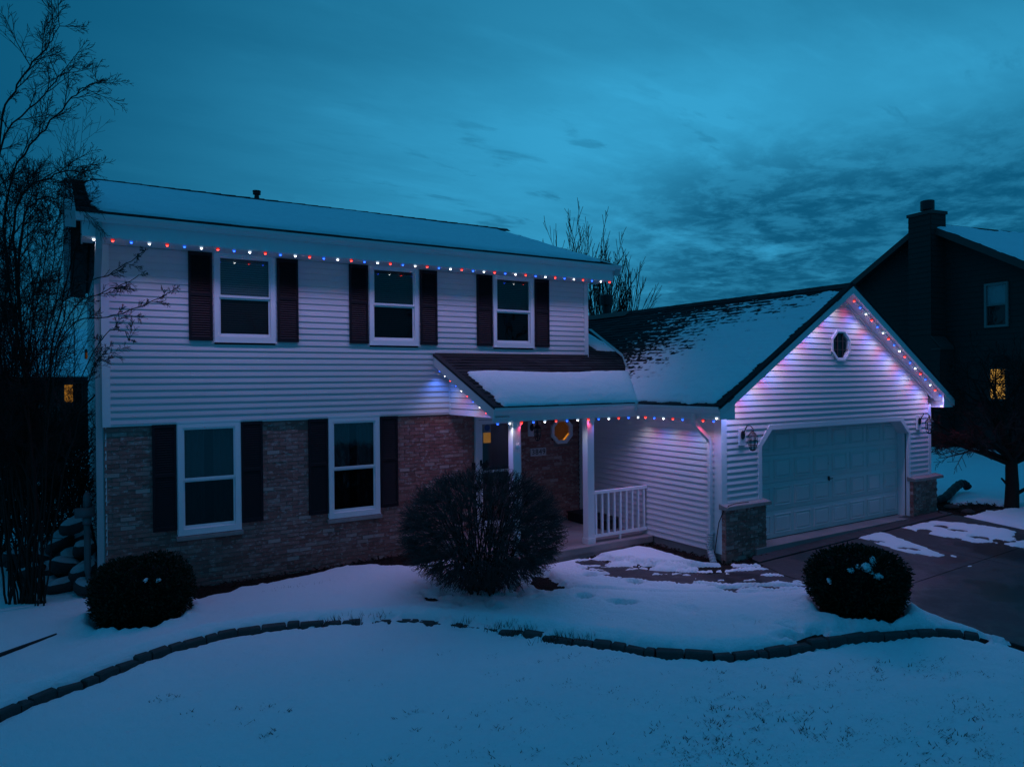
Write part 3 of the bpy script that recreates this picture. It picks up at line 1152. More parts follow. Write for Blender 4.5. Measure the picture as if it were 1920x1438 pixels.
brick_list.sort(key=vis_key)
rest = MB()
for i, (p, ln, z, h, y, rz, ox) in enumerate(brick_list):
    jit = rnd.uniform(-0.004, 0.004)
    pier = y < -1
    if i < 300:
        obj('brick', BRK, backing, (p, y + jit, z), 0, (ln, 1, h))
    else:
        rest.box((p, y + jit, z), (p + ln, y + 0.03, z + h))
rest.build('brick', M['brick'], backing, kind='stuff')
piers = []
for a, b in PIERS:
    part(MB().box((a + 0.006, PY + 0.008, 0.0), (b - 0.006, GY + 0.02, 1.218)), 'pier', M['mortar'])
    mb = MB()      # return bricks on the sides of the pier
    k = 0
    z = float(G(a, GY)) - 0.05
    while z < 1.2:
        for sx in (a + 0.002, b - 0.002):
            w = 0.004
            mb.box((sx - w, PY + 0.012, z), (sx + w, GY + 0.0, z + BH))
        z += BH + BJ
    mb.build('brick', M['brick'], house, kind='stuff')
    lb = MB()
    n = 6
    x0, x1 = a - 0.03, b + (0.07 if a < 12 else 0.17)
    for i in range(n):
        p, q = x0 + (x1 - x0) * i / n, x0 + (x1 - x0) * (i + 1) / n
        d = rnd.uniform(-.006, .006)
        lb.hexa([(p, PY - .055 + d, 1.218), (q, PY - .055 + d, 1.218), (q, GY + .015, 1.218), (p, GY + .015, 1.218), (p, PY - .05 + d, 1.272), (q, PY - .05 + d, 1.272), (q, GY + .015, 1.305), (p, GY + .015, 1.305)])
    part(lb, 'stone_ledge', M['stone'])

# ---- garage walls
GR = GX + GW
GXM = GX + GW / 2
RZ, RS = 5.143, 0.605         # ridge height (top of shingles), slope
GEZ = RZ - RS * (GXM - 8.425)


def roof_z(x):
    return RZ - RS * abs(x - GXM)


DOOR = (9.79, 14.44, PZ, 2.49)
GBACK = 5.0
gw = MB()
gw.box((GX + 0.02, GY + 0.09, 0), (DOOR[0] - .03, GY + 0.2, 2.85)).box((DOOR[1] + .03, GY + 0.09, 0), (GR - 0.02, GY + 0.2, 2.85)).box((DOOR[0] - .03, GY + 0.09, DOOR[3] + 0.03), (DOOR[1] + .03, GY + 0.2, 2.85))
gw.prism([(GX + .02, GY + .09, 2.85), (GR - .02, GY + .09, 2.85), (GXM, GY + .09, roof_z(GXM) - .15)], (0, .11, 0))
wall_g = gw.build('wall', M['dark'], house, label='garage gable wall in white lap siding')
GOCT = (12.10, 4.01, 0.33)


def gclip(z):
    t = (roof_z(GXM) - 0.175 - z) / RS
    return (GXM - t, GXM + t)


gh = [(DOOR[0] - 0.06, DOOR[1] + 0.03, 0, 2.24)] + [(DOOR[0] - 0.06 + (z_ - 2.21) * .93, DOOR[1] + 0.03 - (z_ - 2.21) * .93, z_, z_ + .06) for z_ in (2.24, 2.30, 2.36, 2.42, 2.48)] + [ (GX - .1, PIERS[0][1] + .01, 0, 1.29), (PIERS[1][0] - .01, GR + .1, 0, 1.29)]
gh += [(GOCT[0] - GOCT[2] * (.88 if abs(dz) < .13 else .60), GOCT[0] + GOCT[2] * (.88 if abs(dz) < .13 else .60), GOCT[1] + dz - .03, GOCT[1] + dz + .03) for dz in (-.23, -.17, -.1, -.04, .02, .08, .14, .2, .23)]
boards(wall_g, (0, GY), 0, PZ, 5.0, GX + 0.10, GR - 0.085, gh, gclip)
part(MB().box((GX - 0.018, GY - 0.026, 1.29), (GX + 0.115, GY + 0.05, 2.80)), 'corner_board', M['trim'])
part(MB().box((GX - 0.018, GY + 0.05, PZ - 0.02), (GX + 0.004, GY + 0.125, 2.80)).box((GX - 0.018, GY - 0.02, PZ - 0.02), (GX + 0.004, GY + 0.05, 1.29)), 'corner_board', M['trim'])
part(MB().box((GR - 0.09, GY - 0.026, 1.29), (GR + 0.018, GY + 0.05, 2.80)), 'corner_board', M['trim'])
wall_s = MB().box((GX + 0.02, GY + 0.2, PZ - .02), (GX + 0.15, -0.0, 3.0)).build('wall', M['dark'], house, label='garage side wall facing the porch')
boards(wall_s, (GX, 0.0), -math.pi / 2, PZ, 2.80, 0.0, -GY - 0.12)
part(MB().box((GX + 0.01, GY + 0.0, -0.1), (GX + 0.2, -2.2, PZ - 0.004)), 'foundation', M['porch'])
wall_e = MB().box((GR - 0.15, GY + 0.2, 0), (GR - 0.02, GBACK, 3.0)).build('wall', M['dark'], house, label='garage far side wall')
boards(wall_e, (GR - 0.02, GY), math.pi / 2, 0.5, 2.8, 0.0, GBACK - GY)
MB().box((GX + .15, GBACK - .2, 0), (GR - .15, GBACK, 2.9)).prism([(GX + .15, GBACK - .2, 2.9), (GR - .15, GBACK - .2, 2.9), (GXM, GBACK - .2, 4.8)], (0, .2, 0)).build('wall', M['siding'], house, label='garage rear wall')

# ---- garage door
trim = MB()
T = 0.095
ty0, ty1 = GY - 0.03, GY + 0.06
xo0, xo1, zo = DOOR[0] - T, DOOR[1] + 0.06, DOOR[3] + 0.085
cut = 0.31
outer = [(xo0, ty0, 1.29 - .0), (xo0, ty0, zo - cut * 1.08), (xo0 + cut, ty0, zo), (xo1 - cut, ty0, zo), (xo1, ty0, zo - cut * 1.08), (xo1, ty0, PZ - .03)]
inner = [(DOOR[0], ty0, 1.29 - .0), (DOOR[0], ty0, zo - cut * 1.08 - .03), (DOOR[0] + cut - .03, ty0, DOOR[3]), (DOOR[1] - cut + .0, ty0, DOOR[3]), (DOOR[1], ty0, zo - cut * 1.08 - .03), (DOOR[1], ty0, PZ - .03)]
for i in range(5):
    trim.prism([outer[i], outer[i + 1], inner[i + 1], inner[i]], (0, ty1 - ty0, 0))
trim.box((DOOR[0] - .012, ty0 + .01, PZ - .03), (DOOR[0], ty1, 1.29))
part(trim, 'garage_door_trim', M['trim'])
DY = GY + 0.225
jam = MB()
a, b = DOOR[0], DOOR[1]
zi = zo - cut * 1.08 - .03
jam.box((b, ty1 - .02, PZ - .03), (b + .02, DY + .02, zi)).box((a - .02, ty1 - .02, PZ - .03), (a, DY + .02, zi))
jam.prism([(b, ty1 - .02, zi), (b + .02, ty1 - .02, zi), (b - cut, ty1 - .02, DOOR[3] + .02), (b - cut, ty1 - .02, DOOR[3])], (0, DY - ty1 + .04, 0))
jam.prism([(a, ty1 - .02, zi), (a + cut - .03, ty1 - .02, DOOR[3]), (a + cut - .03, ty1 - .02, DOOR[3] + .02), (a - .02, ty1 - .02, zi)], (0, DY - ty1 + .04, 0))
jam.box((a + cut - .03, ty1 - .02, DOOR[3]), (b - cut, DY + .02, DOOR[3] + .02))
part(jam, 'garage_door_jamb', M['trim'])
gd = MB()
NS, NP = 4, 8
sh = (DOOR[3] - PZ) / NS
for s in range(NS):
    gd.box((a - .05, DY, PZ + 0.012 + s * sh), (b + .05, DY + .04, PZ + 0.012 + (s + 1) * sh - 0.005))
door = part(gd, 'garage_door', M['door'])
part(MB().box((a, DY - .004, PZ - .03), (b, DY + .03, PZ + .012)), 'door_seal', M['rubber'])
pw = (b - a) / NP
pm = MB()       # embossed panel: sunk bevel with raised field
w, h = pw - 0.11, sh - 0.15
oo = [(0, 0), (w, 0), (w, h), (0, h)]


def inset(q, d):
    return [(p[0] + (d if p[0] == 0 else -d), p[1] + (d if p[1] == 0 else -d)) for p in q]


lev = [(oo, -0.0005), (oo, -0.004), (inset(oo, .006), -0.018), (inset(oo, .022), -0.018), (inset(oo, .034), -0.002), (inset(oo, .060), -0.020)]
vs = [(p[0], y, p[1]) for q, y in lev for p in q]
fs = []
for l in range(len(lev) - 1):
    for i in range(4):
        j = (i + 1) % 4
        fs.append((l * 4 + i, l * 4 + j, l * 4 + 4 + j, l * 4 + 4 + i))
fs.append(tuple((len(lev) - 1) * 4 + i for i in range(4)))
pm.add(vs, fs)
PM = pm.mesh('door_panel', M['door'])
for s in range(NS):
    for i in range(NP):
        obj('door_panel', PM, door, (a + i * pw + 0.055, DY, PZ + .012 + s * sh + 0.07))
part(MB().box((12.03, DY - .03, 1.40), (12.06, DY, 1.49)).tube([(12.045, DY - .03, 1.445), (12.045, DY - .05, 1.445), (12.12, DY - .05, 1.445)], .01, 6), 'door_handle', M['iron'], door)
part(MB().box((12.03, DY - .012, 1.72), (12.06, DY, 1.75)), 'door_lock', M['iron'], door)
MB().box((a - .3, GY - .15, 0.0), (b + .3, DY + .2, PZ - .0)).build('garage_sill', M['porch'], house)

# ---- octagonal gable window


def octo(cx, cz, rx, rz, y):
    k = math.tan(math.pi / 8)
    return [(cx + sx * rx, y, cz + sz * rz) for sx, sz in ((-k, -1), (k, -1), (1, -k), (1, k), (k, 1), (-k, 1), (-1, k), (-1, -k))]


def octagon_window(cx, cz, rx, rz, y, fw, label, muntins, glow=None, deep=.05):
    w_ = MB().ring(octo(cx, cz, rx, rz, y - .045), octo(cx, cz, rx - fw, rz - fw, y - .045), (0, .06, 0)).ring(octo(cx, cz, rx - fw, rz - fw, y - .03), octo(cx, cz, rx - fw - .025, rz - fw - .025, y - .03), (0, .05, 0)).build('window', M['frame'], house, label=label)
    MB().add(octo(cx, cz, rx - fw - .02, rz - fw - .02, y - .004), [tuple(range(8))]).build('pane', M['glass'] if muntins else M['screen_amber'], w_)
    MB().prism(octo(cx, cz, rx - .02, rz - .02, y + deep), (0, .01, 0)).build('backing', glow or M['dark'], w_)
    if muntins:
        m = MB()
        r1, r2 = rx - fw - .02, rz - fw - .02
        for i in (-1, 1):
            m.box((cx + i * r1 * .34 - .005, y - .018, cz - r2 * .97), (cx + i * r1 * .34 + .005, y - .006, cz + r2 * .97))
            m.box((cx - r1 * .97, y - .0175, cz + i * r2 * .34 - .005), (cx + r1 * .97, y - .0065, cz + i * r2 * .34 + .005))
        m.build('muntin', M['darktrim'], w_)
    return w_


M['screen_amber'] = glass_mat('amber_window_glass', (0.9, 0.85, 0.8), 1.2)
octagon_window(GOCT[0], GOCT[1], 0.295, 0.295, GY, 0.036, 'octagonal gable window with dark panes and muntins', True)
ow = octagon_window(OCT[0], OCT[1], 0.265, 0.265, 0.022, 0.045, 'octagonal porch window glowing dim amber', False, M['amber'], .03)
MB().prism([(OCT[0] + .035, 0.040, OCT[1] - .205), (OCT[0] + .085, 0.040, OCT[1] - .205), (OCT[0] + .205, 0.040, OCT[1] - .095), (OCT[0] + .205, 0.040, OCT[1] - .045)], (0, .008, 0)).build('reveal_glow', M['amberstrip'], ow)  # glowing wedge shaped as the bright reflection inside the frame

# ---- sash windows
def window_meshes(w, h, zb_split, blind):
    """frame at origin = lower left outside corner; front towards -y"""
    d = {}
    f = MB()
    t = 0.075
    y0, y1 = -0.040, 0.06
    f.box((0, y0, 0), (t, y1, h)).box((w - t, y0, 0), (w, y1, h)).box((t, y0, h - t), (w - t, y1, h)).box((t, y0 - .006, 0), (w - t, y1, 0.085))
    f.box((-.012, y0 - .008, -.01), (w + .012, y0 + .01, .012)).box((-.016, y0 + .02, 0.013), (0, y0 + .035, h)).box((w, y0 + .02, 0.013), (w + .016, y0 + .035, h))
    f.box((-.016, y0 - .004, h), (w + .016, y0 + .03, h + .03))
    d['window'] = f.mesh('window', M['frame'])
    zs = h * zb_split
    s = MB()
    r = 0.033
    # upper sash (outer), lower sash (inner)
    s.box((t, -.022, h - t - r), (w - t, .004, h - t)).box((t, -.022, zs - .012), (w - t, .004, zs + .025)).box((t, -.022, zs + .025), (t + r - .01, .004, h - t - r)).box((w - t - r + .01, -.022, zs + .025), (w - t, .004, h - t - r))
    s.box((t, .006, zs - .04), (w - t, .03, zs - .014)).box((t, .006, .085), (w - t, .03, .085 + .05)).box((t, .006, .135), (t + r - .006, .03, zs - .04)).box((w - t - r + .006, .006, .135), (w - t, .03, zs - .04))
    d['sash'] = s.mesh('sash', M['frame'])
    p = MB()
    p.add([(t + .02, -.010, zs + .02), (w - t - .02, -.010, zs + .02), (w - t - .02, -.010, h - t - r + .01), (t + .02, -.010, h - t - r + .01)], [(0, 1, 2, 3)])
    p.add([(t + .02, .002, zs + .02), (w - t - .02, .002, zs + .02), (w - t - .02, .0035, h - t - r + .01), (t + .02, .0025, h - t - r + .01)], [(0, 1, 2, 3)])
    d['pane_up'] = p.mesh('pane', M['glass'])
    p = MB()
    p.add([(t + .02, .012, .13), (w - t - .02, .012, .13), (w - t - .02, .012, zs - .035), (t + .02, .012, zs - .035)], [(0, 1, 2, 3)])
    d['pane_low'] = p.mesh('pane', M['screen'])
    b = MB()
    z = 0.10
    while z < h - t - .02:
        b.add([(t + .005, .030, z), (w - t - .005, .030, z), (w - t - .005, .052, z + .034), (t + .005, .052, z + .034)], [(0, 1, 2, 3)])
        z += 0.036
    d['slat'] = b.mesh('slat', M['blind'])
    k = MB().box((t - .02, .066, .06), (w - t + .02, .072, h - t + .02))
    d['backing'] = k.mesh('backing', M['dark'])
    return d


def place_window(d, x, z, y, blind, label):
    if blind and blind not in d:
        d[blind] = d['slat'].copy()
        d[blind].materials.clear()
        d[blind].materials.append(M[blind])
    w_ = obj('window', d['window'], house, (x, y, z), label=label)
    obj('sash', d['sash'], w_)
    obj('pane', d['pane_up'], w_)
    obj('pane', d['pane_low'], w_)
    obj('backing', d['backing'], w_)
    if not blind:
        if 'curtain' not in d:
            cm = MB()
            n = 44
            xs = [.09 + (.92 - .18) * i / n for i in range(n + 1)]
            ys = [.052 + .008 * math.sin(i * 1.35) + .004 * math.sin(i * .47) for i in range(n + 1)]
            gap = lambda q: .40 < q < .52
            for i in range(n):
                if not gap((xs[i] + xs[i + 1]) / 2):
                    cm.add([(xs[i], ys[i], .09), (xs[i + 1], ys[i + 1], .09), (xs[i + 1], ys[i + 1], 1.66), (xs[i], ys[i], 1.66)], [(0, 1, 2, 3)])
            d['curtain'] = cm.mesh('curtain', M['blind_dark'])
        obj('curtain', d['curtain'], w_)
    if blind:
        obj('slat', d[blind], w_, kind='stuff')
    return w_


WU = window_meshes(0.945, 1.445, 0.50, True)
WL = window_meshes(0.920, 1.735, 0.49, False)
for i, (x, z) in enumerate(UPW):
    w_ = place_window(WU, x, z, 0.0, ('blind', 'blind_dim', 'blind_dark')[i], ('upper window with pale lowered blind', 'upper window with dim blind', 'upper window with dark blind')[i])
for i, (x, z) in enumerate(LOW):
    place_window(WL, x, z, 0.02, False, ('ground-floor window left', 'ground-floor window beside the bush')[i] if False else ('ground-floor window with dark glass', 'ground-floor window nearer the porch')[i])
    part(MB().hexa([(x - .03, -.055, .975), (x + .95, -.055, .975), (x + .95, .05, .975), (x - .03, .05, .975), (x - .03, -.05, 1.03), (x + .95, -.05, 1.03), (x + .95, .05, 1.046), (x - .03, .05, 1.046)]), 'window_sill', M['stone'])


def shutter_meshes(w, h, mid):
    f = MB()
    t = 0.035
    y0, y1 = -.034, -.002
    f.box((0, y0, 0), (t, y1, h)).box((w - t, y0, 0), (w, y1, h)).box((t, y0, 0), (w - t, y1, .06)).box((t, y0, h - .055), (w - t, y1, h)).box((t, y0, h * mid - .025), (w - t, y1, h * mid + .025))
    f.box((t, -.008, .06), (w - t, -.003, h - .055))
    l = MB()
    for za, zb in ((.06, h * mid - .025), (h * mid + .025, h - .055)):
        n = int((zb - za) / 0.036)
        st = (zb - za) / n
        for i in range(n):
            z = za + i * st
            l.add([(t, -.030, z + .002), (w - t, -.030, z + .002), (w - t, -.012, z + st * .95), (t, -.012, z + st * .95), (t, -.024, z + .001), (w - t, -.024, z + .001)], [(0, 1, 2, 3), (0, 4, 5, 1)])
    return f.mesh('shutter', M['shutter']), l.mesh('louvre', M['shutter'])


SU = shutter_meshes(0.345, 1.385, 0.52)
SL = shutter_meshes(0.335, 1.635, 0.52)
for i, x in enumerate((1.163, 2.512, 3.745, 5.098, 6.298, 7.655)):
    s_ = obj('shutter', SU[0], house, (x, -0.018, 4.075))
    obj('louvre', SU[1], s_, kind='stuff')
for i, x in enumerate((0.635, 1.925, 3.015, 4.305)):
    s_ = obj('shutter', SL[0], house, (x, 0.022, 1.145))
    obj('louvre', SL[1], s_, kind='stuff')

# ---- main roof
EY, EZ, RY, RRZ = -0.70, 5.760, 4.134, 7.381
XL, XR = -0.46, WM + 0.34
ms = (RRZ - EZ) / (RY - EY)
BY = 2 * RY - EY
mr = MB()
th = 0.06
mr.prism([(XL + .13, EY, EZ - th), (XL + .13, RY, RRZ - th), (XL + .13, RY, RRZ - .012), (XL + .13, EY, EZ - .012)], (XR - XL - .26, 0, 0))
mr.prism([(XL + .13, RY, RRZ - th), (XL + .13, BY, EZ - th), (XL + .13, BY, EZ - .012), (XL + .13, RY, RRZ - .012)], (XR - XL - .26, 0, 0))
roof_m = part(mr, 'roof', M['shingle'], label='main roof of dark shingles under snow')
ridge = MB()
x = XL + .45
while x < XR - .05:
    d = rnd.uniform(0, .006)
    ridge.add([(x, RY - .17, RRZ - .17 * ms + .012), (x + .31, RY - .17, RRZ - .17 * ms + .02 + d), (x + .31, RY, RRZ + .065 + d), (x, RY, RRZ + .057), (x + .31, RY + .17, RRZ - .17 * ms + .02 + d), (x, RY + .17, RRZ - .17 * ms + .012)], [(0, 1, 2, 3), (3, 2, 4, 5)])
    x += .30
part(ridge, 'ridge_cap', M['shingle'], roof_m)


def tabs(parent, origin, u, v, n, inside, lu, lv, row=0.142, tab=0.32, limit=0, seed=1, show=None):
    """lapped shingles on a roof plane: u along the eave, v up the slope, n outwards; returns how many were made singly"""
    r = random.Random(seed)
    rest = MB()
    made = 0
    o, u, v, n = (np.array(a, float) for a in (origin, u, v, n))
    k = 0
    b = 0.0
    while b < lv:
        a = -(k % 3) * tab / 3 - r.uniform(0, .05)
        while a < lu:
            wd = tab * r.uniform(0.75, 1.1)
            if a < 0:
                wd += a
                a = 0.0
                if wd < .04:
                    a = wd
                    continue
            if inside(a + wd / 2, b + row / 2):
                t0 = r.uniform(0.012, 0.022)
                d = r.uniform(-.006, .006)
                P = lambda i, j, h: o + u * (a + i) + v * (b + j) + n * h
                hw = wd - .004
                vs = [P(0, d, 0), P(hw, d, 0), P(hw, d, t0), P(0, d, t0), P(hw, row + .02, .004), P(0, row + .02, .004)]
                fs = [(0, 1, 2, 3), (3, 2, 4, 5), (0, 3, 5), (1, 4, 2)]
                if made < limit and (show is None or show(a + wd / 2, b + row / 2)):
                    mb = MB().add(vs, fs)
                    mb.build('shingle', M['shingle'], parent)
                    made += 1
                else:
                    rest.add(vs, fs)
            a += wd
        b += row
        k += 1
    if rest.v:
        rest.build('shingle', M['shingle'], parent, kind='stuff')
    return made


ln = math.hypot(1, ms)
tabs(roof_m, (XL + .13, EY, EZ - .012), (1, 0, 0), (0, 1 / ln, ms / ln), (0, -ms / ln, 1 / ln), lambda a, b: a < 1.2 or b < .42 or a > 9.1 or b > 4.85, XR - XL - .26, (RY - EY) * ln, seed=3, limit=60, show=lambda a, b: a < .75)
# rake boards, fascia, soffit, gutter
for xa, xb in ((XL, XL + .13), (XR - .13, XR)):
    rb = MB()
    rb.prism([(xa, EY + .02, EZ - .21), (xa, RY, RRZ - .21), (xa, RY, RRZ + .005), (xa, EY - .02, EZ + .005)], (xb - xa, 0, 0))
    rb.prism([(xa, RY, RRZ - .21), (xa, BY - .02, EZ - .21), (xa, BY + .02, EZ + .005), (xa, RY, RRZ + .005)], (xb - xa, 0, 0))
    part(rb, 'rake_board', M['rake'])
for xa, xb in ((XL + .13, 0.0), (WM, XR - .13)):
    sf = MB()
    sf.prism([(xa, 0.1, EZ - .08 + .8 * ms - .1), (xa, RY, RRZ - .17), (xa, RY, RRZ - .15), (xa, 0.1, EZ - .06 + .8 * ms - .1)], (xb - xa, 0, 0))
    sf.prism([(xa, RY, RRZ - .17), (xa, BY, EZ - .17), (xa, BY, EZ - .15), (xa, RY, RRZ - .15)], (xb - xa, 0, 0))
    part(sf, 'rake_soffit', M['brown'])
FY = -0.60
part(MB().box((-0.26, FY - .02, 5.455), (WM + .22, FY, EZ - .02)), 'fascia', M['trim'])
so = MB()
x = -0.26
while x < WM + .2:
    so.box((x, FY, 5.465), (min(x + .30, WM + .22) - .004, -0.0, 5.477))
    x += .30
part(so, 'eave_soffit', M['trim'])
eb = MB()
for xa, xb in ((-0.26, -0.24), (WM + .20, WM + .22)):
    eb.prism([(xa, FY, 5.455), (xa, 0.08, 5.455), (xa, 0.08, EZ + .16), (xa, FY, EZ - .04)], (xb - xa, 0, 0))
part(eb, 'eave_return', M['trim'])


def gutter_prof(z0, z1, back, front):
    h = z1 - z0
    w = back - front
    return [(back, z0), (front + w * .38, z0), (front + w * .30, z0 + h * .25), (front + w * .12, z0 + h * .45), (front, z0 + h * .72), (front, z1), (front + .012, z1), (front + .012, z0 + h * .75), (front + w * .36, z0 + .012), (back - .006, z0 + .012), (back - .006, z1), (back, z1)]


gp = gutter_prof(5.655, 5.760, FY - .02, EY - .035)
gb_ = MB()
gb_.prism([(-0.335, p, q) for p, q in gp], (WM + .69, 0, 0))
for xa in (-0.337, WM + .355):
    gb_.prism([(xa, gp[0][0], gp[0][1])] + [(xa, p, q) for p, q in gp[1:6]] + [(xa, gp[0][0], 5.76)], (.003, 0, 0))
part(gb_, 'gutter', M['gutter'])


def box_pipe(mb, pts, w, d):
    """rectangular pipe through points"""
    pts = [np.array(p, float) for p in pts]
    rings = []
    for i, p in enumerate(pts):
        t = pts[min(i + 1, len(pts) - 1)] - pts[max(i - 1, 0)]
        t /= np.linalg.norm(t)
        side = np.array([1.0, 0, 0])
        side -= t * (side @ t)
        side /= np.linalg.norm(side)
        oth = np.cross(t, side)
        rings.append([p + side * sx * w / 2 + oth * sy * d / 2 for sx, sy in ((-1, -1), (1, -1), (1, 1), (-1, 1))])
    vs = [q for r_ in rings for q in r_]
    fs = [(0, 1, 2, 3)[::-1], tuple(len(vs) - 4 + i for i in range(4))]
    for i in range(len(rings) - 1):
        for k in range(4):
            j = (k + 1) % 4
            fs.append((i * 4 + k, i * 4 + j, i * 4 + 4 + j, i * 4 + 4 + k))
    mb.add(vs, fs)


dsp = MB()
box_pipe(dsp, [(-0.06, FY - .05, 5.66), (-0.06, FY - .05, 5.42), (-0.06, FY + .02, 5.32), (-0.06, -.02, 4.98), (-0.06, 0.045, 4.88), (-0.06, 0.045, 1.6), (-0.06, 0.045, 0.36)], .085, .065)
part(dsp, 'downspout', M['pvc'])
# vent pipe on the back slope, near the ridge
vp = MB().lathe((3.19, 4.36, 7.20), [(.055, 0), (.055, .33), (.05, .33), (.05, .38), (.085, .38), (.085, .41), (.06, .41), (.06, .43), (.09, .43), (.09, .46), (.03, .475)], 14)
part(vp, 'vent_pipe', M['iron'], roof_m)

# ---- garage roof
GFY = GY - 0.308
GBK = GBACK + 0.2
gl = math.hypot(1, RS)
gr = MB()
VAL = [(8.425, GFY), (8.425, -2.222), (9.0, -1.4), (9.03, GBK), (GXM, GBK), (GXM, GFY)]
gr.prism([(x, y, roof_z(x) - .06) for x, y in VAL], (0, 0, .048))
gr.prism([(GXM, GFY, RZ - .06), (GXM, GBK, RZ - .06), (15.666, GBK, roof_z(15.666) - .06), (15.666, GFY, roof_z(15.666) - .06)], (0, 0, .048))
roof_g = part(gr, 'roof', M['shingle'], label='garage roof of dark shingles with patchy snow')
gu = np.array([0, -1.0, 0])
gv = np.array([1 / gl, 0, RS / gl])
gn = np.array([-RS / gl, 0, 1 / gl])
GO = np.array([8.425, GBK, GEZ - .012])
val_poly = [(8.425, GFY), (8.425, -2.222), (9.98, 0.0), (10.45, 1.66), (9.03, 1.7), (9.03, GBK), (GXM, GBK), (GXM, GFY)]


def g_in(a, b):
    y = GBK - a
    x = 8.425 + b / gl
    return poly_sd(np.array([x]), np.array([y]), val_poly)[0] > 0.03 and y > GFY + .02


# snow line on the garage slope, from the photograph's boundary
gnv, gc = (-RS, 0, 1), GEZ - RS * 8.425
bl = [on_plane(u, v, gnv, gc)[:2] for u, v in ((1178, 695), (1215, 670), (1260, 640), (1300, 612), (1345, 590), (1420, 566), (1480, 552))]


def exposed(a, b):
    y = GBK - a
    x = 8.425 + b / gl
    d = line_d(np.array([x]), np.array([y]), bl)[0]
    return d > -0.1 and -1.5 < y < 4.2


m_sh = tabs(roof_g, GO, gu, gv, gn, g_in, GBK - GFY, (GXM - 8.425) * gl, seed=5, limit=120, show=exposed)
rc = MB()
y = GFY
while y < GBK - .3:
    d = rnd.uniform(0, .006)
    rc.add([(GXM - .15, y, RZ - .15 * RS + .02), (GXM, y, RZ + .035), (GXM, y + .31, RZ + .028 + d), (GXM - .15, y + .31, RZ - .15 * RS + .014 + d), (GXM + .15, y, RZ - .15 * RS + .02), (GXM + .15, y + .31, RZ - .15 * RS + .014)], [(1, 0, 3, 2), (1, 2, 5, 4)])
    y += .30
part(rc, 'ridge_cap', M['shingle'], roof_g)
# a pale ridge vent at the far end
part(MB().prism([(GXM - .22, 2.0, RZ - .10), (GXM, 2.0, RZ + .05), (GXM + .22, 2.0, RZ - .10), (GXM, 2.0, RZ + .0)], (0, GBK - 2.05, 0)), 'ridge_vent', M['darktrim'], roof_g)
part(MB().lathe((14.0, 5.35, 4.4), [(.13, 0), (.13, 1.28), (.12, 1.28), (.12, 1.33), (.215, 1.33), (.215, 1.62), (.20, 1.64)], 14), 'flue_pipe', M['iron'], roof_g)
# rake fascia boards along the gable (boxed), soffits, gutters
FH = 0.175


def rake(xa, xb, y0, y1, top, bot):
    return [(xa, y0, roof_z(xa) + bot), (xb, y0, roof_z(xb) + bot), (xb, y0, roof_z(xb) + top), (xa, y0, roof_z(xa) + top)]


for xa, xb in ((8.415, GXM), (GXM, 15.676)):
    part(MB().prism(rake(xa, xb, GFY - .02, 0, -.012, -FH), (0, .024, 0)), 'rake_board', M['gutter'])
    dk = MB().prism(rake(xa, xb, GFY - .03, 0, .016, -.035), (0, .12, 0))
    part(dk, 'drip_edge', M['shingle'])
    sp = MB()          # vented soffit in strips
    n = 13
    for i in range(n):
        p, q = xa + (xb - xa) * i / n, xa + (xb - xa) * (i + 1) / n
        e = .006 if xb > p else -.006
        sp.prism([(p + .003, GFY + .004, roof_z(p + .003) - FH + .018), (q - .003, GFY + .004, roof_z(q - .003) - FH + .018), (q - .003, GFY + .004, roof_z(q - .003) - FH + .030), (p + .003, GFY + .004, roof_z(p + .003) - FH + .030)], (0, GY - GFY - .004, 0))
    part(sp, 'rake_soffit', M['trim'])
    fz = MB().prism([(xa + (.32 if xa < 9 else .02), GY - .03, roof_z(xa + (.32 if xa < 9 else .02)) - FH - .03), (xb - (.32 if xb > 15 else .02), GY - .03, roof_z(xb - (.32 if xb > 15 else .02)) - FH - .03), (xb - (.32 if xb > 15 else .02), GY - .03, roof_z(xb - (.32 if xb > 15 else .02)) - FH + .016), (xa + (.32 if xa < 9 else .02), GY - .03, roof_z(xa + (.32 if xa < 9 else .02)) - FH + .016)], (0, .03, 0))
    part(fz, 'frieze_trim', M['trim'])
# boxed eave ends at the gable
for xa, xb in ((8.44, GX), (GR, 15.65)):
    lo = min(roof_z(8.425), 9) - .215
    x_out, x_in = (xa, xb) if xa < 9 else (xb, xa)
    part(MB().prism([(x_out, GFY + .006, lo), (x_in, GFY + .006, lo), (x_in, GFY + .006, roof_z(x_in) - FH), (x_out, GFY + .006, roof_z(x_out) - FH + .0)], (0, .022, 0)), 'eave_return', M['trim'])
# side eaves of the garage
gpz0, gpz1 = GEZ - .135, GEZ - .01
part(MB().box((8.50, GFY + .03, 2.735), (8.52, -2.1, GEZ - .02)), 'fascia', M['trim'])
part(MB().box((8.52, GFY + .03, 2.742), (GX - .02, -2.1, 2.754)), 'eave_soffit', M['trim'])
gpr = gutter_prof(gpz0, gpz1, 8.50, 8.385)
part(MB().prism([(p, GFY + .0, q) for p, q in gpr][::-1], (0, -2.222 - GFY + .03, 0)), 'gutter', M['gutter'])
part(MB().box((15.55, GFY + .03, 2.735), (15.57, GBK, GEZ - .02)).box((15.57, GFY - .01, gpz0), (15.70, GBK, gpz1)).box((GR, GFY + .03, 2.742), (15.55, GBK, 2.754)), 'gutter', M['gutter'])

# ---- porch roof
PX0, PEY, PEZ, PWZ = 5.374, -2.222, 2.97, 3.898
ps = (PWZ - PEZ) / (-PEY)
pl = math.hypot(1, ps)


def pz(y):
    return PEZ + ps * (y - PEY)


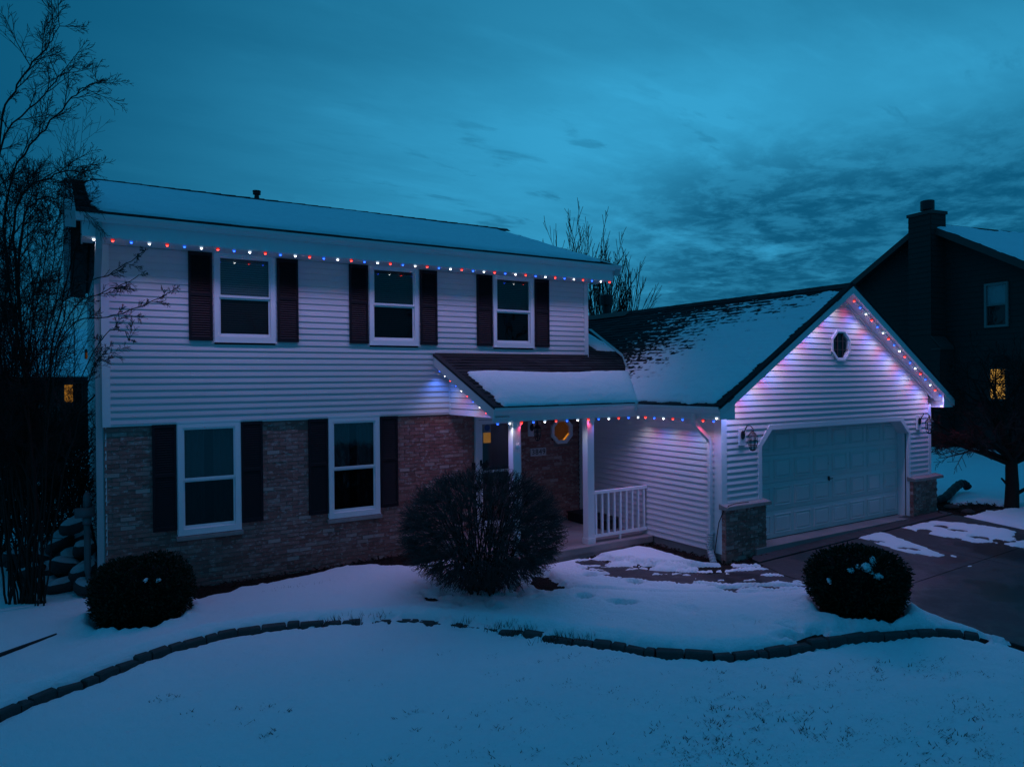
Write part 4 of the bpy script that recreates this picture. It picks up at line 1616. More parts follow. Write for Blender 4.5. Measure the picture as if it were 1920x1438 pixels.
PPOLY = [(PX0, PEY), (8.425, PEY), (9.98, 0.0), (10.43, 1.70), (9.02, 1.70), (9.02, -0.004), (PX0, -0.004)]
pr_ = MB()
pr_.prism([(x, y, pz(y) - .05) for x, y in PPOLY], (0, 0, .038))
roof_p = part(pr_, 'roof', M['shingle'], label='small porch roof of dark shingles, lower half snowy')
ppol = [(PX0 + .02, PEY), (8.44, PEY), (9.99, 0.0), (10.42, 1.68), (9.03, 1.68), (9.03, -0.02), (PX0 + .02, -0.02)]
tabs(roof_p, (PX0, PEY, PEZ - .012), (1, 0, 0), (0, 1 / pl, ps / pl), (0, -ps / pl, 1 / pl),
     lambda a, b: poly_sd(np.array([PX0 + a]), np.array([PEY + b / pl]), ppol)[0] > 0.02, 5.1, 4.3, seed=9, limit=120, show=lambda a, b: PEY + b / pl > -0.95)
# metal flashing along the end of the porch roof behind the wall, and at the wall
fl = MB()
e0, e1 = np.array([9.98, -0.08, pz(-0.08)]), np.array([10.43, 1.70, pz(1.70)])
fl.prism([e0 + (-.04, 0, .012), e1 + (-.04, 0, .012), e1 + (-.04, 0, .03), e0 + (-.04, 0, .03)], (.10, 0, 0))
fl.prism([e0 + (.05, 0, -.35), e1 + (.05, 0, -.55), e1 + (.05, 0, .03), e0 + (.05, 0, .03)], (.015, 0, 0))
f0, f1 = np.array([9.98, -0.08, pz(-0.08)]), np.array([9.60, -0.62, pz(-0.62)])
fl.prism([f0 + (-.05, 0, .018), f1 + (-.05, 0, .018), f1 + (-.05, 0, .036), f0 + (-.05, 0, .036)], (.11, 0.02, 0))
part(fl, 'valley_flashing', M['pvc'], roof_p)
part(MB().prism([(PX0 + .02, -.030, pz(-.03) + .0), (WM, -.030, pz(-.03) + .0), (WM, -.030, pz(-.03) + .045), (PX0 + .02, -.030, pz(-.03) + .045)], (0, .012, 0)), 'wall_flashing', M['darktrim'], roof_p)
# rake of the porch roof
part(MB().prism([(PX0 - .012, PEY + .01, PEZ - .20), (PX0 - .012, -.02, PWZ - .21), (PX0 - .012, -.02, PWZ - .012), (PX0 - .012, PEY - .01, PEZ - .012)], (.024, 0, 0)), 'rake_board', M['gutter'])
part(MB().prism([(PX0 - .022, PEY - .01, PEZ - .03), (PX0 - .022, -.02, PWZ - .03), (PX0 - .022, -.02, PWZ + .018), (PX0 - .022, PEY - .01, PEZ + .018)], (.10, 0, 0)), 'drip_edge', M['shingle'])
part(MB().prism([(PX0 + .012, PEY + .05, PEZ - .185), (PX0 + .012, -.02, PWZ - .18), (PX0 + .012, -.02, PWZ - .165), (PX0 + .012, PEY + .05, PEZ - .17)], (5.70 - PX0 - .012, 0, 0)), 'rake_soffit', M['trim'])
wall_p = MB().prism([(5.715, -.0, 2.79), (5.715, -2.08, 2.79), (5.715, -2.08, pz(-2.08) - .17), (5.715, 0, PWZ - .17)], (.08, 0, 0)).build('wall', M['dark'], house, label='small sided triangle under the porch rake')


def pclip(z):      # wall coordinate runs from y=0 outwards
    t = (PWZ - .175 - z) / ps
    return (0.012, t)


boards(wall_p, (5.712, 0.0), -math.pi / 2, 2.79, PWZ - .18, 0.0, 2.0, (), pclip)
part(MB().box((5.682, -.034, 2.775), (5.715, 0.0, 3.70)), 'inside_corner_trim', M['trim'])
part(MB().box((5.690, -1.98, 2.765), (5.73, -.03, 2.79)), 'starter_trim', M['trim'])
# beam, fascia, gutter, ceiling
part(MB().box((5.40, -2.125, 2.735), (8.50, -2.10, PEZ - .03)), 'fascia', M['trim'])
part(MB().box((5.72, -2.10, 2.735), (8.52, -1.96, 2.95)), 'porch_beam', M['trim'])
cl = MB()
y = -1.96
while y < -0.0:
    cl.box((5.72, y, 2.765), (GX - .02, min(y + .098, 0.015), 2.777))
    y += .10
part(cl, 'porch_ceiling', M['trim'])
pgp = gutter_prof(PEZ - .135, PEZ - .01, -2.125, PEY - .02)
g_ = MB().prism([(PX0 - .0, p, q) for p, q in pgp], (8.385 - PX0 + .02, 0, 0))
g_.prism([(PX0 - .003, pgp[0][0], pgp[0][1])] + [(PX0 - .003, p, q) for p, q in pgp[1:6]] + [(PX0 - .003, pgp[0][0], PEZ - .01)], (.003, 0, 0))
g_.box((8.36, -2.25, PEZ - .14), (8.42, -2.19, PEZ - .004))
part(g_, 'gutter', M['gutter'])
# posts
for x in (5.785, 7.342):
    post = MB().box((x, -2.115, PZ), (x + .145, -1.97, 2.735)).box((x - .012, -2.127, PZ), (x + .157, -1.958, PZ + .10)).box((x - .012, -2.127, 2.66), (x + .157, -1.958, 2.735))
    part(post, 'porch_post', M['trim'])
# railing
rail_o = part(MB().box((7.49, -2.085, 1.355), (8.775, -2.015, 1.405)), 'porch_railing', M['frame'])
MB().box((7.49, -2.075, 0.575), (8.775, -2.025, 0.625)).build('bottom_rail', M['frame'], rail_o)
MB().box((8.10, -2.07, PZ), (8.14, -2.03, .575)).build('foot', M['frame'], rail_o)
bal = MB().box((-.019, -.019, 0), (.019, .019, .73)).mesh('baluster', M['frame'])
for i in range(9):
    obj('baluster', bal, rail_o, (7.565 + i * .1435, -2.05, .625))
# porch slab
sl = MB().box((5.35, -2.20, -0.1), (8.78, 0.02, PZ)).box((5.33, -2.23, PZ - .11), (8.77, -2.20, PZ - .003))
part(sl, 'porch_slab', M['porch'])

# ---- front door
fd = MB().box((6.245, -.03, PZ), (6.315, .05, 2.73)).box((7.22, -.03, PZ), (7.29, .05, 2.73)).box((6.315, -.03, 2.64), (7.22, .05, 2.73))
dr_ = part(fd, 'front_door', M['frame'])
MB().box((6.325, -.012, PZ + .02), (6.405, .02, 2.63)).box((7.13, -.012, PZ + .02), (7.21, .02, 2.63)).box((6.405, -.012, 2.55), (7.13, .02, 2.63)).box((6.405, -.012, 1.60), (7.13, .02, 1.645)).box((6.405, -.012, PZ + .02), (7.13, .02, .66)).build('storm_door', M['frame'], dr_)
MB().add([(6.40, 0, 1.64), (7.135, 0, 1.64), (7.135, 0, 2.555), (6.40, 0, 2.555)], [(0, 1, 2, 3)]).build('pane', M['glass'], dr_)
MB().add([(6.40, 0, .655), (7.135, 0, .655), (7.135, 0, 1.605), (6.40, 0, 1.605)], [(0, 1, 2, 3)]).build('pane', M['screen'], dr_)
MB().box((6.32, .045, PZ), (7.215, .06, 2.64)).build('inner_door', M['shutter'], dr_)
MB().box((6.46, .036, 2.18), (6.62, .045, 2.44)).build('lit_pane', M['lampyellow'], dr_)
MB().box((6.345, -.03, 1.74), (6.385, -.012, 1.86)).tube([(6.365, -.03, 1.80), (6.365, -.06, 1.80), (6.365, -.06, 1.70)], .012, 6).build('door_handle', M['iron'], dr_)
MB().box((6.43, -.006, 2.385), (6.60, -.004, 2.565)).build('notice', M['sign'], dr_)
MB().prism([(6.515 + .062 * math.cos(k * math.pi / 8), -.010, 2.48 + .062 * math.sin(k * math.pi / 8)) for k in range(16)], (0, .003, 0)).build('sticker', M['sticker'], dr_)
part(MB().box((6.18, -.03, 1.68), (6.225, .022, 1.82)), 'doorbell', M['rubber'])

# garage downspout with the corrugated elbow
gds = MB()
box_pipe(gds, [(8.44, -3.57, gpz0), (8.44, -3.57, 2.70), (8.48, -3.60, 2.62), (8.70, -3.66, 2.40), (8.735, -3.665, 2.33), (8.735, -3.665, 0.78)], .075, .06)
part(gds, 'downspout', M['gutter'])
el = MB()
pts, rad = [], []
for i in range(26):
    t = i / 25
    pts.append((8.735 - .05 * t - .10 * max(0, t - .6), -3.665 - .16 * max(0, t - .55) / .45, 0.80 - .50 * t))
    rad.append(.052 + (.008 if i % 2 else 0))
el.tube(pts, rad, 10)
part(el, 'downspout_elbow', M['pvc'])

# ================================================================== things on the house
def lantern(name_loc, label, group):
    t = empty('wall_lantern', label, 'lamp', name_loc, group=group)
    MB().box((-.075, -.03, -.16), (.085, 0.0, .14)).build('mounting_block', M['trim'], t)
    MB().lathe((0, 0, 0), [(.055, 0)], 12) if False else None
    bp = MB()
    n = 14
    bp.prism([(.045 * math.cos(2 * math.pi * k / n), -.05, .02 + .075 * math.sin(2 * math.pi * k / n)) for k in range(n)], (0, .02, 0))
    bp.build('back_plate', M['iron'], t)
    arm = [(0, -.05, .03), (0, -.09, .12), (0.0, -.13, .18), (0, -.19, .19), (0, -.235, .15), (0, -.24, .09)]
    MB().tube(arm, .010, 8).build('arm', M['iron'], t)
    c = (0, -.24, 0)
    MB().lathe(c, [(.012, .10), (.03, .085), (.075, .03), (.085, .02), (.085, .012), (.07, .008)][::-1], 12).lathe((0, -.24, .10), [(.02, 0), (.026, .015), (.012, .04)], 8).build('cap', M['iron'], t)
    cg = MB()
    for k in range(6):
        a_ = 2 * math.pi * k / 6
        cg.tube([(.07 * math.cos(a_), -.24 + .07 * math.sin(a_), .01), (.078 * math.cos(a_), -.24 + .078 * math.sin(a_), -.10), (.04 * math.cos(a_), -.24 + .04 * math.sin(a_), -.22)], .006, 5)
    for z, r_ in ((-.06, .076), (-.14, .066)):
        cg.tube([(r_ * math.cos(2 * math.pi * k / 12), -.24 + r_ * math.sin(2 * math.pi * k / 12), z) for k in range(13)], .005, 4)
    cg.lathe((0, -.24, -.24), [(.01, 0), (.045, .015), (.045, .03)], 10)
    cg.build('cage', M['iron'], t)
    MB().lathe((0, -.24, -.19), [(.03, 0), (.055, .08), (.062, .16), (.06, .19)], 10).build('glass_shade', M['glass'], t)
    return t


l1 = lantern((9.27, GY - .018, 2.42), 'black cage wall lantern on the siding left of the garage door', 'black wall lanterns')
l2 = lantern((14.80, GY - .018, 2.44), 'black cage wall lantern on the siding right of the garage door', 'black wall lanterns')
l3 = lantern((7.56, 0.02, 2.42), 'black cage wall lantern on the brick above the house number', 'black wall lanterns')

pq = empty('house_number_plaque', 'pale plaque reading 3849 on the porch brick', 'sign', (7.73, 0.018, 1.93))
MB().box((-.19, -.02, -.08), (.19, 0, .08)).build('plate', M['plaque'], pq)
cu = bpy.data.curves.new('lettering', 'FONT')
cu.body = '3849'
cu.size = 0.155
cu.align_x = 'CENTER'
cu.align_y = 'CENTER'
cu.extrude = 0.003
cu.offset = 0.0
cu.space_character = 1.12
cu.materials.append(M['iron'])
tmp = bpy.data.objects.new('lettering_curve', cu)
COL.objects.link(tmp)
bpy.context.view_layer.update()
lm = bpy.data.meshes.new_from_object(tmp.evaluated_get(bpy.context.evaluated_depsgraph_get()))
bpy.data.objects.remove(tmp)
lm.materials.clear()
lm.materials.append(M['iron'])
tx = obj('lettering', lm, pq)
tx.location = (0, -.0245, 0)
tx.rotation_euler = (math.pi / 2, 0, 0)

st = MB()
for k in range(6):
    a_ = math.pi * k / 6 + .1
    for w_, l_ in ((.008, .085),):
        dx, dz = math.cos(a_), math.sin(a_)
        st.prism([(-dx * l_, -.012, -dz * l_), (dz * w_, -.016, -dx * w_), (dx * l_, -.012, dz * l_), (-dz * w_, -.016, dx * w_)], (0, .008, 0))
st.build('star_ornament', M['silver'], loc=(5.785 + .075, -2.12, 2.30), label='small silver star ornament hung on the left porch post', category='ornament')
part_mat = MB().hexa([(7.62, -1.45, PZ), (8.74, -1.45, PZ), (8.74, -0.15, PZ), (8.0, -0.15, PZ), (7.62, -1.45, PZ + .02), (8.74, -1.45, PZ + .02), (8.74, -.15, PZ + .02), (8.0, -.15, PZ + .02)])
mt = MB().box((8.35, -1.35, PZ + .002), (8.76, -0.15, PZ + .17))
mt.box((8.33, -1.37, PZ + .17), (8.77, -0.13, PZ + .19))
mt.build('storage_bench', M['rubber'], label='low black box on the porch floor against the garage wall', category='box')
# cable over the left ledge
cb = MB()
cb.tube([(9.30, PY - .035, 1.312), (8.95, PY - .045, 1.318), (8.80, PY - .05, 1.30), (8.755, PY + .02, 1.22), (8.75, GY + .02, 1.0), (8.74, GY + .06, .75), (8.735, GY + .09, .55), (8.72, GY + .12, .33)], .008, 6)
cb.build('cable', M['rubber'], label='thin black cable draped over the left brick pier', category='cable')

# ---- strings of lights
BULB = {}
for c in 'wrb':
    mb = MB()
    prof = [(.010, -.017), (.021, -.011), (.027, 0.0), (.021, .009), (.012, .012)]
    mb.lathe((0, 0, -.012), prof, 10, 0)
    mb.lathe((0, 0, -.016), [(.006, -.024), (.0135, -.017), (.017, -.008), (.0135, -.002), (.007, .0)], 10, 1)
    BULB[c] = mb.mesh('bulb', [M['lens_' + c], M['core_' + c]], True)
LAMP = {}
for c in 'wrb':
    l = bpy.data.lights.new({'w': 'white', 'r': 'red', 'b': 'blue'}[c] + '_led', 'SPOT')
    l.color = {'w': (0.80, 0.81, 1.0), 'r': (1.0, 0.06, 0.20), 'b': (0.08, 0.22, 1.0)}[c]
    l.energy = LED_POWER * {'w': 1.20, 'r': 0.90, 'b': 2.25}[c]
    l.spot_size = R(125)
    l.spot_blend = 1.0
    l.shadow_soft_size = 0.02
    LAMP[c] = l


GLAMP = {}
for c in 'wrb':
    l = LAMP[c].copy()
    l.energy *= 1.05
    l.spot_size = R(150)
    GLAMP[c] = l


def light_string(label, pts, cols, track, aim=(0, 0, -1), scale=1.0, lamps=None):
    lamps = lamps or LAMP
    t = empty('light_string', label, 'string lights', tuple(pts[0]), group='strings of red, white and blue lights')
    o = np.array(pts[0], float)
    mb = MB()
    for a, b in track:
        mb.tube([np.array(a) - o, np.array(b) - o], .008, 5)
    mb.build('wire', M['trim'], t)
    q = Vector(aim).to_track_quat('-Z', 'Y')
    for p, c in zip(pts, cols):
        p = np.array(p, float)
        obj('bulb', BULB[c], t, p - o, scale=(scale,) * 3)
        l = bpy.data.objects.new('bulb_light', lamps[c])
        COL.objects.link(l)
        l.parent = t
        l.location = [float(k) for k in (p - o + np.array(aim) * .05)]
        l.rotation_mode = 'QUATERNION'
        l.rotation_quaternion = q
    return t


def cyc(n, start, order='wrb'):
    k = order.index(start)
    return [order[(k + i) % 3] for i in range(n)]


n = 41
P = [(-0.12 + .232 * i, -.585, 5.448) for i in range(n)]
light_string('long row of coloured lights under the main eave above the upper windows', P, cyc(n, 'w'), [((-.2, -.585, 5.452), (WM + .2, -.585, 5.452))])
n = 14
P = [(5.48 + .2335 * i, -2.06 if False else -2.135, 2.722) for i in range(n)]
light_string('row of coloured lights along the porch front above the posts', P, cyc(n, 'b', 'bwr'), [((5.42, -2.135, 2.73), (8.53, -2.135, 2.73))])
n = 8
P = [(8.49, -2.36 - .231 * i, 2.728) for i in range(n)]
light_string('short row of coloured lights under the garage side eave', P, cyc(n, 'r', 'rbw'), [((8.49, -2.2, 2.733), (8.49, -4.1, 2.733))])
n = 9
P = [(5.41, -.18 - .213 * i, pz(-.18 - .213 * i) - .222) for i in range(n)]
light_string('short slanting row of coloured lights under the porch rake', P, cyc(n, 'b', 'bwr'), [(P[0], P[-1])], scale=.7)
n = 19
GYL = GFY + .075
P = [(12.35 + (15.79 - 12.35) * i / 18 - .14, GYL, roof_z(12.35 + (15.79 - 12.35) * i / 18 - .14) - FH - .0) for i in range(n)]
light_string('slanting row of coloured lights under the right slope of the garage gable', P, cyc(n, 'r', 'rbw'), [(P[0], P[-1])], lamps=GLAMP)
P = [(2 * GXM - p[0], p[1], p[2]) for p in P]
light_string('slanting row of coloured lights under the left slope of the garage gable', P, cyc(n, 'w', 'wbr'), [(P[0], P[-1])], lamps=GLAMP)

# ================================================================== snow on the roofs
def roof_snow(label, o, u, v, n, lu, lv, step, sfun, thick, power=0.5, rel=None):
    o, u, v, n = (np.array(a, float) for a in (o, u, v, n))
    A, B = np.meshgrid(np.arange(0, lu + step, step), np.arange(0, lv + step, step))
    s = sfun(A, B)
    prof = np.power(np.clip(s, 0, .22) / .22, power)
    h = thick(A, B) * prof + .012 * (fbm(A * 5, B * 5, 4, 77) - .5) * prof - .03 * (s < 0)
    if rel is not None:
        h = h + rel(A, B) * prof
    Pn = o[None, None, :] + A[..., None] * u + B[..., None] * v + h[..., None] * n
    sc = np.maximum.reduce([s[:-1, :-1], s[1:, :-1], s[:-1, 1:], s[1:, 1:]])
    return sheet('snow', Pn[..., 0], Pn[..., 1], Pn[..., 2], sc > -0.01, M['snow'], kind='stuff', label=label)


def sn_main(A, B):
    w = .10 * (fbm(A * 4, B * 7, 5, 41) - .5)
    left = A - .20 - .16 * np.clip((1.6 - B) / 1.6, 0, 1) - .10 * (np.clip(B - 4.2, 0, 2)) + 2.0 * w * (B < 1.9)
    s = np.minimum(left, 9.50 - A + w)
    s = np.minimum(s, B - .36 + .3 * w)
    return np.minimum(s, 4.86 - B + .2 * w)


roof_snow('smooth snow lying on the main roof above the upper eave', (XL + .13, EY, EZ), (1, 0, 0), (0, 1 / ln, ms / ln), (0, -ms / ln, 1 / ln), 9.55, 5.1, .045, sn_main, lambda A, B: .075 + 0 * A,
          rel=lambda A, B: .045 * (fbm(A * .9, B * 1.6, 4, 301) - .5) + .012 * (fbm(A * 5, B * 5, 3, 303) - .5))


def sn_porch(A, B):
    X, Y = PX0 + A, PEY + B / pl
    w = .10 * (fbm(A * 4, B * 4, 5, 51) - .5)
    s = np.minimum(B - .02 + .5 * w, 1.52 + .04 * np.sin(A * 2.1) + .5 * w - B)
    s = np.minimum(s, A - .18 - .05 * B + w)
    s = np.minimum(s, (9.99 - X) + .705 * (Y) + .03)
    # strip left along the flashing behind the wall
    strip = np.minimum(np.minimum(Y - .25 - 0.2 * (10.2 - X) + .6 * w, 1.7 - Y), np.minimum(10.02 + .26 * Y - X - .05, X - 9.03))
    strip = np.minimum(strip, .30 - .0 * A + w - np.abs((X - 9.03) - .85 + .35 * (1.5 - Y) * 0))
    return np.maximum(s, np.minimum(strip, np.where(X > 9.02, 1, -1)))


roof_snow('thick snow on the lower half of the porch roof', (PX0, PEY, PEZ), (1, 0, 0), (0, 1 / pl, ps / pl), (0, -ps / pl, 1 / pl), 5.1, 4.25, .035, sn_porch, lambda A, B: .07 + .02 * np.exp(-((B - .5) / .5) ** 2),
          rel=lambda A, B: .040 * (fbm(A * 1.3, B * 1.3, 4, 305) - .5) + .014 * (fbm(A * 6, B * 6, 3, 307) - .5))


def sn_gar(A, B):
    Y, X = GBK - A, 8.425 + B / gl
    d = -line_d(X, Y, bl)
    w = fbm(A * 3, B * 3, 5, 61) - .5
    st = .40 * (fbm(A * 2.2, B * 7.1, 4, 63) - .5) + .45 * (fbm(A * 6.5, B * 18, 3, 64) - .5) + .65 * (fbm(A * 13, B * 26, 2, 67) - .5)      # streaks that follow the courses
    course = .5 + .5 * np.cos((B / .142) * 2 * math.pi)
    s = .05 + .17 * d + .85 * st * np.clip(1.15 - d / 3.4, .12, 1) + .10 * w + .16 * (course - .5) * np.clip(1.3 - d / 3.2, .15, 1)
    s = np.minimum(s, (Y - GFY) - .10 + .12 * w - 0.05 * np.clip(1.5 - B, 0, 1))
    s = np.minimum(s, B - .06 + .25 * w)
    s = np.minimum(s, 4.22 - .20 - B + .3 * w + .9 * np.minimum(0, st + .10 - .05 * (A - 6)) * np.clip((8.0 - A) / 3, 0, 1))
    val = poly_sd(X, Y, val_poly)
    return np.minimum(s, val + .03)


roof_snow('patchy snow on the left slope of the garage roof', GO + gn * .010, gu, gv, gn, GBK - GFY, 4.24, .022, sn_gar, lambda A, B: .004 + .022 * np.clip(-line_d(8.425 + B / gl, GBK - A, bl) / 2.6, 0, 1) + .045 * np.clip(1 - B / 1.5, 0, 1),
          rel=lambda A, B: .008 * (1 - ((B / .142) % 1.0)) * np.clip(B - .5, 0, 1) * (.5 + fbm(A * 1.5, B * 3, 3, 99)) + .014 * (fbm(A * 2.5, B * 7, 4, 98) - .55))

# ================================================================== plants
class Twigs:
    """thin tapering tubes collected into one mesh"""

    def __init__(self):
        self.V, self.F, self.n = [], [], 0

    def tube(self, pts, r0, r1, k=3):
        pts = np.asarray(pts, float)
        m = len(pts)
        d = np.gradient(pts, axis=0)
        d /= np.linalg.norm(d, axis=1)[:, None] + 1e-9
        ref = np.array([0.31, 0.22, 0.92])
        a = np.cross(d, ref)
        a /= np.linalg.norm(a, axis=1)[:, None] + 1e-9
        b = np.cross(d, a)
        rad = np.linspace(r0, r1, m)[:, None, None]
        an = np.arange(k) * 2 * math.pi / k
        ring = pts[:, None, :] + rad * (np.cos(an)[None, :, None] * a[:, None, :] + np.sin(an)[None, :, None] * b[:, None, :])
        self.V.append(ring.reshape(-1, 3))
        i = np.arange(m - 1)[:, None] * k + np.arange(k)[None, :]
        j = np.arange(m - 1)[:, None] * k + (np.arange(k)[None, :] + 1) % k
        self.F.append(np.stack([i, j, j + k, i + k], -1).reshape(-1, 4) + self.n)
        self.n += m * k

    def build(self, name, mat, parent=None, **kw):
        me = bpy.data.meshes.new(name)
        V = np.concatenate(self.V)
        F = np.concatenate(self.F)
        me.vertices.add(len(V))
        me.vertices.foreach_set('co', V.astype(np.float32).ravel())
        me.loops.add(F.size)
        me.loops.foreach_set('vertex_index', F.astype(np.int32).ravel())
        me.polygons.add(len(F))
        me.polygons.foreach_set('loop_start', np.arange(0, F.size, 4, dtype=np.int32))
        me.polygons.foreach_set('loop_total', np.full(len(F), 4, dtype=np.int32))
        me.materials.append(mat)
        me.update(calc_edges=True)
        return obj(name, me, parent, **kw)


def unit(v):
    return v / (np.linalg.norm(v) + 1e-9)


def grow(tw, rg, p, d, L, r, lev, cfg, big=None):
    """one limb with its side limbs"""
    m = max(3, int(L / cfg['seg']) + 1)
    pts = [np.array(p, float)]
    d = unit(np.array(d, float))
    for i in range(m):
        d = unit(d + rg.normal(0, cfg['wander'], 3) + np.array([0, 0, cfg['up']]) * (L / m))
        pts.append(pts[-1] + d * L / m)
    r1 = max(cfg['rmin'], r * (0.16 if lev else 0.5))
    dst = big if (big is not None and lev >= cfg['levels'] - 1) else tw
    dst.tube(pts, r, r1, 6 if r > .03 else (4 if r > .012 else 3))
    if lev <= 0:
        return
    n = cfg['kids'][lev - 1]
    n = int(max(1, n * rg.uniform(.75, 1.25)))
    for j in range(n):
        t = cfg['start'] + (1 - cfg['start']) * (j + rg.uniform(0, 1)) / n
        i = min(m - 1, int(t * m))
        q = pts[i] + (pts[i + 1] - pts[i]) * (t * m - i)
        ax = unit(pts[i + 1] - pts[i])
        side = unit(np.cross(ax, rg.normal(0, 1, 3)))
        an = R(rg.uniform(*cfg['angle']))
        nd = ax * math.cos(an) + side * math.sin(an)
        nl = L * rg.uniform(*cfg['ratio']) * (1.15 - .55 * t)
        rr = max(cfg['rmin'], (r + (r1 - r) * t) * rg.uniform(.45, .7))
        grow(tw, rg, q, nd, nl, rr, lev - 1, cfg, big)


# ---- bare tree by the left corner
def left_tree():
    rg = np.random.default_rng(4)
    b = on_ground(45, 1150)
    t = empty('bare_tree', 'tall bare many-stemmed tree beside the left corner of the white house', 'tree', tuple(b))
    tw, big = Twigs(), Twigs()
    cfg = dict(seg=.18, wander=.065, up=.22, rmin=.0026, kids=[6, 10], start=.12, angle=(20, 50), ratio=(.30, .62), levels=9)

    def limb(px, r0, kids, klen, depth=(10.3, 9.6)):
        n = len(px)
        P = [at_depth(u, v, depth[0] + (depth[1] - depth[0]) * i / (n - 1)) - b for i, (u, v) in enumerate(px)]
        P = chaikin(P, 2)
        P = np.array(P) + rg.normal(0, .012, (len(P), 3)) * (np.arange(len(P)) > 1)[:, None]
        big.tube(P, r0, .004, 5)
        m = len(P) - 1
        for k in range(kids):
            f = .28 + .72 * (k + rg.uniform(0, 1)) / kids
            i = min(m - 1, int(f * m))
            q = P[i] + (P[i + 1] - P[i]) * (f * m - i)
            ax = unit(P[i + 1] - P[i])
            side = unit(np.cross(ax, rg.normal(0, 1, 3)))
            an = R(rg.uniform(20, 55))
            grow(tw, rg, q, ax * math.cos(an) + side * math.sin(an), klen * rg.uniform(.5, 1.2) * (1.15 - .5 * f), r0 * (.55 - .3 * f), 2, cfg)
    foot = [(40, 1150), (58, 1010), (22, 900), (5, 760)]
    limb(foot + [(-15, 480), (0, 215), (32, 165), (59, 120), (83, 95), (100, 75), (109, 40)], .024, 16, .70)
    limb([(60, 1150), (50, 1040), (74, 930), (38, 720), (-30, 420), (0, 253), (65, 195), (108, 148), (122, 134)], .024, 17, .66)
    limb([(75, 1148), (82, 1020), (60, 900), (52, 740), (5, 480), (15, 328), (65, 265), (98, 225), (143, 175), (160, 163), (185, 156)], .023, 17, .62)
    limb([(50, 1150), (55, 900), (40, 600), (20, 420), (45, 350), (88, 335), (133, 318), (170, 313)], .026, 18, .75)
    limb([(60, 1150), (70, 900), (30, 560), (43, 400), (75, 368), (123, 373), (135, 366)], .022, 16, .7)
    limb([(70, 1150), (85, 900), (95, 700), (127, 600), (214, 594), (254, 580), (294, 564), (320, 549)], .012, 11, .36, (10.2, 9.1))
    limb([(70, 1150), (90, 860), (80, 640), (110, 540), (200, 520), (240, 494), (274, 466)], .011, 9, .34, (10.2, 9.2))
    limb([(65, 1150), (80, 900), (90, 700), (133, 570), (197, 547), (234, 534), (257, 517)], .011, 9, .32, (10.2, 9.2))
    limb([(70, 1150), (95, 900), (130, 760), (180, 640), (225, 610), (245, 640)], .010, 9, .36, (10.2, 9.3))
    limb([(80, 1150), (110, 930), (140, 800), (170, 690), (200, 660)], .014, 10, .45, (10.2, 9.6))
    for k in range(24):
        u, v = rg.uniform(-120, 165), rg.uniform(330, 760)
        limb([(rg.uniform(10, 90), 1150), (rg.uniform(-20, 90), rg.uniform(850, 980)), (u * .6 + rg.uniform(-10, 30), v + (1000 - v) * .4), (u * .85, v + 80), (u, v)], rg.uniform(.010, .018), 15, .80, (10.3, rg.uniform(9.6, 11.6)))
    big.build('trunk', M['bark'], t)
    tw.build('crown', M['twig'], t, kind='stuff')
    b = at_depth(-70, 1010, 12.6)
    t = empty('bare_tree', 'second bare tree whose stems stand at the left picture edge', 'tree', (b[0], b[1], float(G(b[0], b[1]))))
    tw, big = Twigs(), Twigs()
    cfg = dict(cfg, kids=[7, 8, 11], ratio=(.30, .52), seg=.2, levels=3)
    for k in range(10):
        a = rg.uniform(0, 6.28)
        grow(tw, rg, (rg.normal(0, .4), rg.normal(0, .4), -.1), (math.cos(a) * .30 + .10, math.sin(a) * .30, 1), rg.uniform(4.5, 7.0), .036, 3, cfg, big)
    big.build('trunk', M['bark'], t)
    tw.build('crown', M['twig'], t, kind='stuff')


left_tree()


# ---- bare tree behind the house
def back_tree():
    rg = np.random.default_rng(9)
    b = at_depth(1112, 742, 30)
    t = empty('bare_tree', 'upright bare tree rising behind the right end of the main roof', 'tree', (b[0], b[1], .6))
    tw, big = Twigs(), Twigs()
    cfg = dict(seg=.4, wander=.035, up=.16, rmin=.0105, kids=[6, 6], start=.30, angle=(9, 24), ratio=(.24, .46), levels=9)
    right = np.array([CR[0], CR[1], 0])
    for k in range(64):
        s = rg.uniform(-1, 1)
        d = right * s * .36 + np.array([CF[0], CF[1], 0]) * rg.uniform(-.25, .25) + np.array([0, 0, 1])
        grow(tw, rg, right * s * .5 + np.array([0, 0, rg.uniform(0, 1.5)]), d, (7.6 - 1.6 * abs(s)) * rg.uniform(.80, 1.05), .034, 2, cfg)
    for k in range(5):
        big.tube(np.array([right * (k - 2) * .12, right * (k - 2) * .22 + (0, 0, 1.2), right * (k - 2) * .32 + (0, 0, 2.4)]), .12, .06, 6)
    big.build('trunk', M['bark'], t)
    tw.build('crown', M['twig'], t, kind='stuff')


back_tree()


